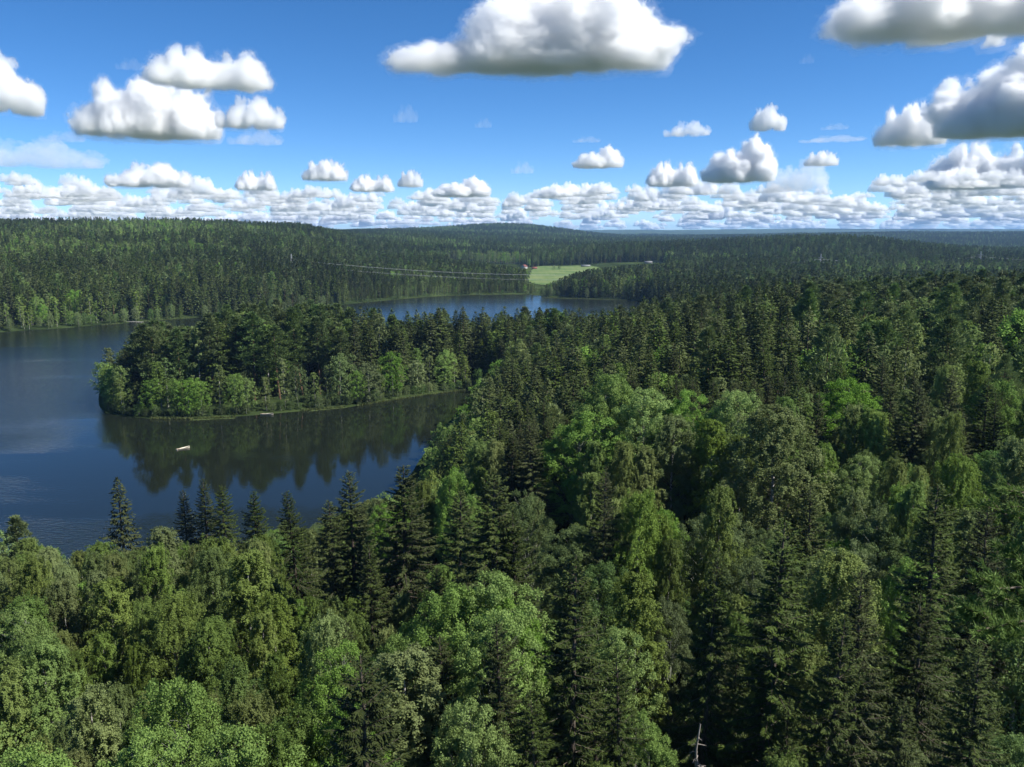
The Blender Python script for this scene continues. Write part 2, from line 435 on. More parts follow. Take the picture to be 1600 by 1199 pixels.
# ------------------------------------------------------------------ hay field beyond the back pond
def field_poly():
    P = []
    for u, v in FIELD_PX:
        d = ray(u, v); y = 400.0
        while y < 4000:                                   # march along the sight line to the ground
            t = y / d[1]; z = H + d[2] * t
            if z <= height(d[0] * t, y)[0] + 0.3: break
            y += 12
        P.append((d[0] * y / d[1], y))
    return np.array(P)
FIELD = smooth_poly(field_poly(), 1)
def build_field():
    lo, hi = FIELD.min(0), FIELD.max(0)
    nx, ny = 46, 90
    X, Y = np.meshgrid(np.linspace(lo[0], hi[0], nx), np.linspace(lo[1], hi[1], ny), indexing='ij')
    p = np.stack([X.ravel(), Y.ravel()], 1)
    z = height(p[:, 0], p[:, 1]) + 0.5
    s = sdf(p, FIELD).reshape(nx, ny)
    i = np.arange(nx * ny).reshape(nx, ny)
    f = np.stack([i[:-1, :-1], i[1:, :-1], i[1:, 1:], i[:-1, 1:]], -1).reshape(-1, 4)
    sc = (s[:-1, :-1] + s[1:, 1:]).ravel() / 2
    m, n, l, b, o = new_mat("hay_grass")
    geo = n.new("ShaderNodeNewGeometry")
    mp = n.new("ShaderNodeMapping"); mp.inputs['Scale'].default_value = (1 / 60., 1 / 110., 1); l.new(geo.outputs['Position'], mp.inputs[0])
    nz = n.new("ShaderNodeTexNoise"); nz.inputs['Detail'].default_value = 6; nz.inputs['Scale'].default_value = 1.5; l.new(mp.outputs[0], nz.inputs['Vector'])
    rp = n.new("ShaderNodeValToRGB"); e = rp.color_ramp.elements
    e[0].position = .3; e[0].color = (0.080, 0.135, 0.045, 1); e[1].position = .7; e[1].color = (0.165, 0.200, 0.085, 1)
    wv = n.new("ShaderNodeTexWave"); wv.inputs['Scale'].default_value = .035; wv.inputs['Distortion'].default_value = 3; wv.inputs['Detail'].default_value = 3
    l.new(geo.outputs['Position'], wv.inputs['Vector'])
    mw = n.new("ShaderNodeMath"); mw.operation = 'MULTIPLY_ADD'; mw.inputs[1].default_value = .05; l.new(wv.outputs['Fac'], mw.inputs[0]); l.new(nz.outputs['Fac'], mw.inputs[2])
    sb = n.new("ShaderNodeMath"); sb.operation = 'SUBTRACT'; sb.inputs[1].default_value = .025; l.new(mw.outputs[0], sb.inputs[0])
    l.new(sb.outputs[0], rp.inputs[0]); l.new(rp.outputs[0], b.inputs['Base Color']); b.inputs['Roughness'].default_value = 1; b.inputs['Specular IOR Level'].default_value = 0
    tag(obj("field", [(np.column_stack([p, z]), f[sc < 0])], m, smooth=True), kind='structure')
build_field()

# ------------------------------------------------------------------ tree builders (numpy)
def bent(p0, p1, sag, n, rng, wob=0.0):
    s = np.linspace(0, 1, n)[:, None]
    p = np.asarray(p0) * (1 - s) + np.asarray(p1) * s
    p[:, 2] += sag * 4 * (s * (1 - s))[:, 0]
    if wob: p[1:-1] += rng.normal(0, wob, (n - 2, 3))
    return p

def tree_mesh(name, wood, leaf_parts, mats):
    """returns (trunk mesh, crown mesh); leaf_parts: list of (v, f, mat index, tint per vertex)"""
    tm = mesh_np(name + "_trunk", [w if len(w) == 3 else (*w, 0) for w in wood], [mats[0], M['twig']] if any(len(w) == 3 for w in wood) else [mats[0]], smooth=True)
    cm = mesh_np(name + "_crown", [(p[0], p[1], p[2]) for p in leaf_parts], mats[1:], attrs={"tint": [p[3] for p in leaf_parts]})
    return tm, cm

def spruce(seed, Ht=22.0, R=3.2, twigs=62, tl=0.42, tw=0.075, step=0.45, cb=0.06, ragged=0.22, wood_detail=True, droop=1.0):
    g = np.random.default_rng(seed); wood = []; B = []; D = []; N = []; L = []; W = []; T = []
    CB = []; CD = []; CN = []; CL = []; CW = []; CT = []
    lean = g.normal(0, .012, 2)
    zz = np.linspace(0, Ht, 9)
    wood.append(tube(np.stack([lean[0] * zz, lean[1] * zz, zz], 1), 0.26 * (1 - zz / Ht) ** .8 + 0.02, 7 if wood_detail else 4))
    z = Ht * cb
    gaps = g.uniform(0, 2 * np.pi, 3); gap_w = g.uniform(.5, 1.0, 3)
    while z < Ht - 0.25:
        t = (Ht - z) / (Ht * (1 - cb))
        nb = int(g.integers(5, 8)) if t > .08 else 4
        a0 = g.uniform(0, 2 * np.pi)
        whorl = g.uniform(1 - ragged, 1 + ragged)
        for k in range(nb):
            a = a0 + 2 * np.pi * k / nb + g.normal(0, .22)
            prof = min(1.0, (t * 1.5) ** .78) * (1.0 if t < .75 else 1 - (t - .75) * .9)
            ln = (R * prof * whorl * g.uniform(1 - ragged * 1.2, 1 + ragged) + .12)
            for ga, gw in zip(gaps, gap_w):
                if abs((a - ga + np.pi) % (2 * np.pi) - np.pi) < .4: ln *= 1 - .25 * gw
            p0 = np.interp(t, [0, .1, .3, .6, 1], [1.1, .6, .1, -.28 * droop, -.42 * droop]) + g.normal(0, .07)
            cv = np.interp(t, [0, .3, .6, 1], [.0, .05, .22, .34])
            fw = np.array([math.cos(a), math.sin(a), 0]); lat = np.array([-math.sin(a), math.cos(a), 0])
            o = np.array([lean[0] * z, lean[1] * z, z + g.uniform(-.15, .15)])
            def P(s): return o + np.outer(s * ln, fw) + np.outer(ln * (p0 * s + cv * s * s), [0, 0, 1])
            if wood_detail and t > .06:
                wood.append(tube(P(np.linspace(0, .92, 4)), np.linspace(.045, .012, 4) * (0.4 + t), 3))
            n = max(4, int(ln * twigs))
            s = g.uniform(.1, 1, n) ** .75
            side = np.where(g.random(n) < .5, -1, 1)
            hang = np.interp(t, [0, .25, .6, 1], [.05, .35, .75, .95]) * droop * g.uniform(.5, 1.3, n)
            d = lat[None] * (side * g.uniform(.35, 1.0, n))[:, None] + fw[None] * g.uniform(.35, 1.0, n)[:, None] - np.outer(hang, [0, 0, 1]) + g.normal(0, .12, (n, 3))
            tipf = (s > .9)
            d[tipf] = fw + g.normal(0, .3, (tipf.sum(), 3)) + [0, 0, .15]
            B.append(P(s) + g.normal(0, .03, (n, 3))); D.append(d)
            nn = np.array([0, 0, 1.0]) + g.normal(0, .45, (n, 3)) + fw * .25
            N.append(nn); L.append(tl * g.uniform(.6, 1.25, n) * np.minimum(1, .35 + ln * .5) * (1.15 - .5 * s)); W.append(tw * g.uniform(.7, 1.3, n))
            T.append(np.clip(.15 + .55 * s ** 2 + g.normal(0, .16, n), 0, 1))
            if t < .25 and g.random() < .35 and wood_detail:
                m = int(g.integers(2, 5)); sc = g.uniform(.5, .95, m)
                CB.append(P(sc)); CD.append(np.tile([0, 0, -1.0], (m, 1)) + g.normal(0, .2, (m, 3))); CN.append(g.normal(0, 1, (m, 3)))
                CL.append(np.full(m, .16)); CW.append(np.full(m, .06))
        z += step * g.uniform(.75, 1.25) * (0.6 + .5 * min(1, t * 2))
    # leader
    m = 14; s = np.linspace(0, 1, m)
    B.append(np.stack([lean[0] * Ht + 0 * s, lean[1] * Ht + 0 * s, Ht - .7 + .7 * s], 1)); D.append(np.array([0, 0, 1.0]) + g.normal(0, .45, (m, 3)))
    N.append(g.normal(0, 1, (m, 3))); L.append(np.full(m, tl * .7)); W.append(np.full(m, tw)); T.append(np.full(m, .6))
    B, D, N, L, W, T = (np.concatenate(q) for q in (B, D, N, L, W, T))
    v, f = diamonds(B, D, N, L, W)
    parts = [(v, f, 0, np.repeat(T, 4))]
    if CB:
        v, f = diamonds(*(np.concatenate(q) for q in (CB, CD, CN, CL, CW)))
        parts.append((v, f, 1, np.zeros(len(v))))
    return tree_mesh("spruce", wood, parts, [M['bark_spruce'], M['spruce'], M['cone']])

def envelope(s, kind):
    """crown half-width (0..1) at height fraction s of the crown."""
    if kind == 'birch': return np.interp(s, [0, .12, .35, .6, .82, .94, 1], [.35, .75, 1, .88, .55, .28, .05])
    if kind == 'aspen': return np.interp(s, [0, .12, .35, .6, .82, .95, 1], [.45, .8, 1, .98, .78, .45, .12])
    if kind == 'willow': return np.interp(s, [0, .12, .4, .65, .85, .96, 1], [.7, .95, 1, .95, .75, .45, .15])
    return np.interp(s, [0, .15, .4, .7, .9, 1], [.45, .8, 1, .8, .5, .12])

def birch(seed, Ht=20.0, R=3.0, cb=.16, limbs=90, subs=6, strands=5, leaves=28, ls=.094, hang=1.0, wood_detail=True):
    g = np.random.default_rng(seed); wood = []; LB = []; LD = []; LN = []; LT = []; LS = []
    zz = np.linspace(0, Ht * .97, 9); bend = g.normal(0, .25, 2)
    tr = np.stack([bend[0] * np.sin(zz / Ht * 2.5), bend[1] * np.sin(zz / Ht * 2), zz], 1)
    wood.append(tube(tr, .17 * (1 - zz / Ht) ** .9 + .012, 6 if wood_detail else 4))
    def trunk_at(z): return np.array([np.interp(z, zz, tr[:, 0]), np.interp(z, zz, tr[:, 1]), z])
    lob = g.uniform(0, 2 * np.pi, 4); lw = g.uniform(-.2, .2, 4)
    for i in range(limbs):
        s = ((i + g.uniform(0, 1)) / limbs) ** .85
        ze = Ht * (cb + (1 - cb) * s)
        a = i * 2.399 + g.normal(0, .35)
        rad = R * envelope(s, 'birch') * g.uniform(.55, 1.08) * (1 + sum(w * math.cos(a * (k + 1) - q) for k, (q, w) in enumerate(zip(lob, lw))) * .45)
        zs = max(Ht * cb * .8, ze - rad * g.uniform(.7, 1.3))
        p0 = trunk_at(zs); c = trunk_at(min(ze, Ht * .96))
        p1 = np.array([c[0] + rad * math.cos(a), c[1] + rad * math.sin(a), ze])
        pl = bent(p0, p1, rad * .16, 5, g, .05)
        if wood_detail: wood.append((*tube(pl, np.linspace(.035, .008, 5) * (1.3 - .8 * s), 3), 1))
        tone = g.normal(0, .10)
        for j in range(subs):
            q = g.uniform(.3, 1.0); x = q * 4; k = min(int(x), 3)
            o = pl[k] * (1 - (x - k)) + pl[k + 1] * (x - k)
            aa = a + g.normal(0, 1.3); bl = g.uniform(.35, 1.35) * (.4 + .6 * R / 3)
            e = o + np.array([math.cos(aa) * bl, math.sin(aa) * bl, g.uniform(-.15, .5) * bl])
            for st in range(strands):
                so = o + (e - o) * g.uniform(.1, 1.0) + g.normal(0, .07, 3)
                n = max(3, int(leaves * g.uniform(.6, 1.3)))
                ln = g.uniform(.25, .85) * hang
                tt = np.sort(g.uniform(0, 1, n))
                dr = np.array([math.cos(aa), math.sin(aa), 0]) * g.uniform(.1, .5)
                path = so[None] + dr[None] * (tt * ln)[:, None] * .8 + np.outer(-(tt ** 1.5) * ln + .12 * np.sin(tt * 3) * ln, [0, 0, 1]) + g.normal(0, .055, (n, 3))
                LB.append(path); LD.append(g.normal(0, .6, (n, 3)) + [0, 0, -.7] + dr)
                LN.append(g.normal(0, .45, (n, 3)) + [0, 0, .4] + unit(np.array([math.cos(a), math.sin(a), .35])) * 1.0)
                LT.append(np.clip(.55 + tone + g.normal(0, .12, n), 0, 1)); LS.append(ls * g.uniform(.75, 1.3, n))
    LB, LD, LN, LT, LS = (np.concatenate(q) for q in (LB, LD, LN, LT, LS))
    v, f = diamonds(LB, LD, LN, LS * 1.25, LS)
    return wood, v, f, np.repeat(LT, 4)

def birch_tree(seed, **kw):
    wood, v, f, t = birch(seed, **kw)
    return tree_mesh("birch", wood, [(v, f, 0, t)], [M['bark_birch'], M['birch']])

def outer_(g, a):
    return np.array([math.cos(a), math.sin(a), .2]) * g.uniform(-.5, 1)

def clumpy(seed, kind='aspen', Ht=20.0, R=4.0, cb=.22, clumps=330, leaves=170, ls=.118, cr=.62, wood_detail=True, upright=.6, flat=.8, bark='bark_aspen', leafm='aspen', name='aspen', tops=3, up=.8):
    g = np.random.default_rng(seed); wood = []; LB = []; LD = []; LN = []; LT = []; LS = []
    zz = np.linspace(0, Ht * .9, 8); bend = g.normal(0, .3, 2)
    tr = np.stack([bend[0] * np.sin(zz / Ht * 2.5), bend[1] * np.sin(zz / Ht * 2), zz], 1)
    wood.append(tube(tr, .24 * (1 - zz / Ht) ** .8 + .02, 7 if wood_detail else 4))
    lob = g.uniform(0, 2 * np.pi, 4); lw = g.uniform(-.35, .35, 4)
    tp = [(g.uniform(0, .5) * R, g.uniform(0, 6.28), g.uniform(-.14, .0)) for _ in range(tops)]
    for i in range(clumps):
        s = ((i + g.uniform()) / clumps) ** .8
        a = i * 2.399 + g.normal(0, .4)
        top = tp[i % tops] if tops else (0, 0, 0)
        ht = Ht * (1 + top[2])
        ze = ht * (cb + (1 - cb) * s)
        k = 1 + .5 * sum(w * math.cos(a * (q + 1) - l_) for q, (l_, w) in enumerate(zip(lob, lw)))
        rad = R * envelope(s, kind) * k * (1 - g.random() ** 2.2 * .75)
        sh = min(1, s * 1.3)
        c = np.array([rad * math.cos(a) + sh * top[0] * math.cos(top[1]), rad * math.sin(a) + sh * top[0] * math.sin(top[1]), ze])
        zs = max(Ht * cb * .7, ze - (rad + .4) * g.uniform(.7, 1.5) - .3)
        p0 = np.array([np.interp(zs, zz, tr[:, 0]), np.interp(zs, zz, tr[:, 1]), min(zs, Ht * .88)])
        if wood_detail and i % 3 == 0: wood.append(tube(bent(p0, c, rad * .1, 4, g, .06), np.linspace(.06, .014, 4) * (1.3 - .8 * s), 3))
        r = cr * g.uniform(.55, 1.3)
        n = max(4, int(leaves * (r / cr) ** 2 * g.uniform(.7, 1.2)))
        d = unit(g.normal(0, 1, (n, 3)) + [0, 0, .35])
        q = d * (r * (.25 + .5 * g.random(n) + .35 * np.abs(g.normal(0, .6, n))))[:, None]; q[:, 2] *= flat
        q[:, 2] += upright * 1.1 * np.maximum(0, r * .9 - np.hypot(q[:, 0], q[:, 1])) * g.uniform(.3, 1.3)
        q += outer_(g, a) * (r * .35)
        LB.append(c + q)
        outw = unit(np.array([math.cos(a), math.sin(a), .5]))
        LN.append(d * .75 + outw * .6 + [0, 0, up * .4] + g.normal(0, .42, (n, 3)))
        LD.append(g.normal(0, 1, (n, 3)) + [0, 0, -.1 + upright])
        LT.append(np.clip(.52 + g.normal(0, .10) + g.normal(0, .11, n), 0, 1)); LS.append(ls * g.uniform(.7, 1.3, n))
    LB, LD, LN, LT, LS = (np.concatenate(q) for q in (LB, LD, LN, LT, LS))
    v, f = diamonds(LB, LD, LN, LS * 1.3, LS)
    return tree_mesh(name, wood, [(v, f, 0, np.repeat(LT, 4))], [M[bark], M[leafm]])

def pine(seed, Ht=22.0, R=3.2, cb=.42, clumps=130, needles=230, nl=.30, nw=.05, wood_detail=True):
    g = np.random.default_rng(seed); wood = []; LB = []; LD = []; LN = []; LT = []; LS = []
    zz = np.linspace(0, Ht * .96, 9); bend = g.normal(0, .3, 2)
    tr = np.stack([bend[0] * np.sin(zz / Ht * 2.5), bend[1] * np.sin(zz / Ht * 2), zz], 1)
    wood.append(tube(tr, .22 * (1 - zz / Ht) ** .7 + .03, 7 if wood_detail else 4))
    for i in range(clumps):
        s = (i + g.uniform()) / clumps
        ze = Ht * (cb + (1 - cb) * s)
        a = i * 2.399 + g.normal(0, .4)
        prof = np.interp(s, [0, .2, .5, .8, 1], [.65, 1, .88, .52, .05])
        rad = R * prof * (g.uniform(.25, 1.12) if s < .93 else g.uniform(0, 1))
        c = np.array([np.interp(ze, zz, tr[:, 0]) + rad * math.cos(a), np.interp(ze, zz, tr[:, 1]) + rad * math.sin(a), ze])
        zs = min(max(ze - rad * g.uniform(-.05, .5), Ht * cb * .9), Ht * .94)
        p0 = np.array([np.interp(zs, zz, tr[:, 0]), np.interp(zs, zz, tr[:, 1]), zs])
        if wood_detail and i % 2 == 0: wood.append(tube(bent(p0, c, -rad * .05, 4, g, .08), np.linspace(.06, .015, 4), 3))
        r = g.uniform(.55, 1.05) * (.6 + .4 * (1 - s)) * R / 3.0
        n = int(needles * g.uniform(.7, 1.2))
        d = unit(g.normal(0, 1, (n, 3)))
        q = d * (r * g.uniform(0.2, 1, n) ** .45)[:, None]; q[:, 2] *= .42; q[:, 2] += .25 * np.hypot(q[:, 0], q[:, 1])
        LB.append(c + q); LD.append(d * .6 + np.array([math.cos(a) * .5, math.sin(a) * .5, .75]) + g.normal(0, .35, (n, 3)))
        LN.append(g.normal(0, .7, (n, 3)) + [0, 0, .7]); LT.append(np.clip(.5 + g.normal(0, .1) + g.normal(0, .2, n), 0, 1)); LS.append(g.uniform(.7, 1.25, n))
    LB, LD, LN, LT, LS = (np.concatenate(q) for q in (LB, LD, LN, LT, LS))
    v, f = diamonds(LB, LD, LN, LS * nl, LS * nw)
    return tree_mesh("pine", wood, [(v, f, 0, np.repeat(LT, 4))], [M['bark_pine'], M['pine']])

PROTO = {'hi': {}, 'mid': {}, 'low': {}}
PROTO['hi']['spruce'] = [spruce(11), spruce(12, R=2.8, ragged=.3), spruce(13, R=3.5, droop=1.25), spruce(14, R=3.0, ragged=.34, droop=.8, step=.52)]
PROTO['hi']['birch'] = [birch_tree(21), birch_tree(22, R=3.5, limbs=96, hang=1.25), birch_tree(23, R=2.6, cb=.15), birch_tree(24, R=3.9, limbs=104, hang=1.5, leaves=30, ls=.09)]
PROTO['hi']['aspen'] = [clumpy(31), clumpy(32, R=3.4, clumps=280, upright=1.0), clumpy(33, R=4.6, clumps=380, tops=4)]
PROTO['hi']['willow'] = [clumpy(41, 'willow', Ht=17, R=4.4, cb=.1, clumps=360, leaves=200, ls=.105, cr=.6, upright=.25, flat=.9, leafm='willow', name='willow', tops=4),
                         clumpy(42, 'willow', Ht=15, R=3.6, cb=.08, clumps=300, leaves=200, ls=.105, cr=.58, upright=.4, flat=.9, leafm='willow', name='willow', tops=3)]
PROTO['hi']['pine'] = [pine(51), pine(52, R=2.7)]
PROTO['mid']['spruce'] = [spruce(61, twigs=7, tl=.95, tw=.30, step=.62, wood_detail=False), spruce(62, R=2.4, twigs=7, tl=.95, tw=.30, step=.62, ragged=.32, wood_detail=False), spruce(63, R=3.2, twigs=7, tl=.95, tw=.3, step=.62, droop=1.2, wood_detail=False)]
PROTO['mid']['birch'] = [birch_tree(71 + k, R=r, limbs=48, subs=5, strands=3, leaves=10, ls=.22, cb=.12, wood_detail=False) for k, r in enumerate((3.0, 3.5, 2.6))]
PROTO['mid']['aspen'] = [clumpy(81 + k, R=r, cb=.12, clumps=200, leaves=30, ls=.29, cr=.8, upright=.8, wood_detail=False, tops=tp) for k, (r, tp) in enumerate(((4.0, 3), (3.4, 2), (4.6, 4)))]
PROTO['mid']['willow'] = [clumpy(91 + k, 'willow', Ht=16, R=r, cb=.08, clumps=200, leaves=28, ls=.27, cr=.72, upright=.3, flat=.9, leafm='willow', name='willow', wood_detail=False, tops=4) for k, r in enumerate((4.4, 3.6))]
PROTO['mid']['pine'] = [pine(101 + k, R=r, clumps=70, needles=72, nl=.70, nw=.17, wood_detail=False) for k, r in enumerate((3.2, 2.7, 3.6))]
PROTO['low']['spruce'] = [spruce(111 + k, R=r, twigs=1.6, tl=1.7, tw=.75, step=1.2, wood_detail=False) for k, r in enumerate((2.8, 2.4))]
PROTO['low']['birch'] = [birch_tree(121 + k, R=r, limbs=22, subs=3, strands=2, leaves=4, ls=.62, wood_detail=False) for k, r in enumerate((3.1, 2.7))]
PROTO['low']['aspen'] = [clumpy(131 + k, R=r, clumps=46, leaves=11, ls=.85, cr=1.2, wood_detail=False, tops=3) for k, r in enumerate((4.0, 3.4))]
PROTO['low']['willow'] = [clumpy(141, 'willow', Ht=16, R=4, cb=.08, clumps=48, leaves=11, ls=.8, cr=1.2, leafm='willow', name='willow', wood_detail=False)]
PROTO['low']['pine'] = [pine(151 + k, R=r, clumps=30, needles=14, nl=1.3, nw=.6, wood_detail=False) for k, r in enumerate((3.2, 2.7))]
REF_H = {'spruce': 22.0, 'birch': 20.0, 'aspen': 20.0, 'willow': 16.0, 'pine': 22.0}
REF_W = {'spruce': 5.6, 'birch': 6.0, 'aspen': 8.0, 'willow': 8.0, 'pine': 6.4}
CAT = {'spruce': 'spruce', 'birch': 'birch', 'aspen': 'aspen', 'willow': 'willow', 'pine': 'pine'}

PLACED = []    # (x, y, crown radius)
COUNT = {k: 0 for k in REF_H}
def plant(kind, x, y, h, wscale, label, group=None, lod=None, parts=True):
    """one tree: an Empty at the foot with trunk and crown."""
    d = math.hypot(x, y)
    if lod is None: lod = 'hi' if d < 150 else 'mid'
    lst = PROTO[lod][kind]
    tm, cm = lst[(COUNT[kind] * 7 + int(abs(x) * 3)) % len(lst)]
    COUNT[kind] += 1
    z = float(height(x, y)[0]) - 0.1
    s = h / REF_H[kind]
    r = empty(kind + "_tree", (x, y, z), random.uniform(0, 6.28), (s * wscale, s * wscale, s))
    r.rotation_euler.x = random.gauss(0, .022); r.rotation_euler.y = random.gauss(0, .022)
    tag(r, label, CAT[kind], group)
    link(bpy.data.objects.new("trunk", tm), r)
    link(bpy.data.objects.new("crown", cm), r)
    PLACED.append((x, y, REF_W[kind] / 2 * s * wscale))
    return r

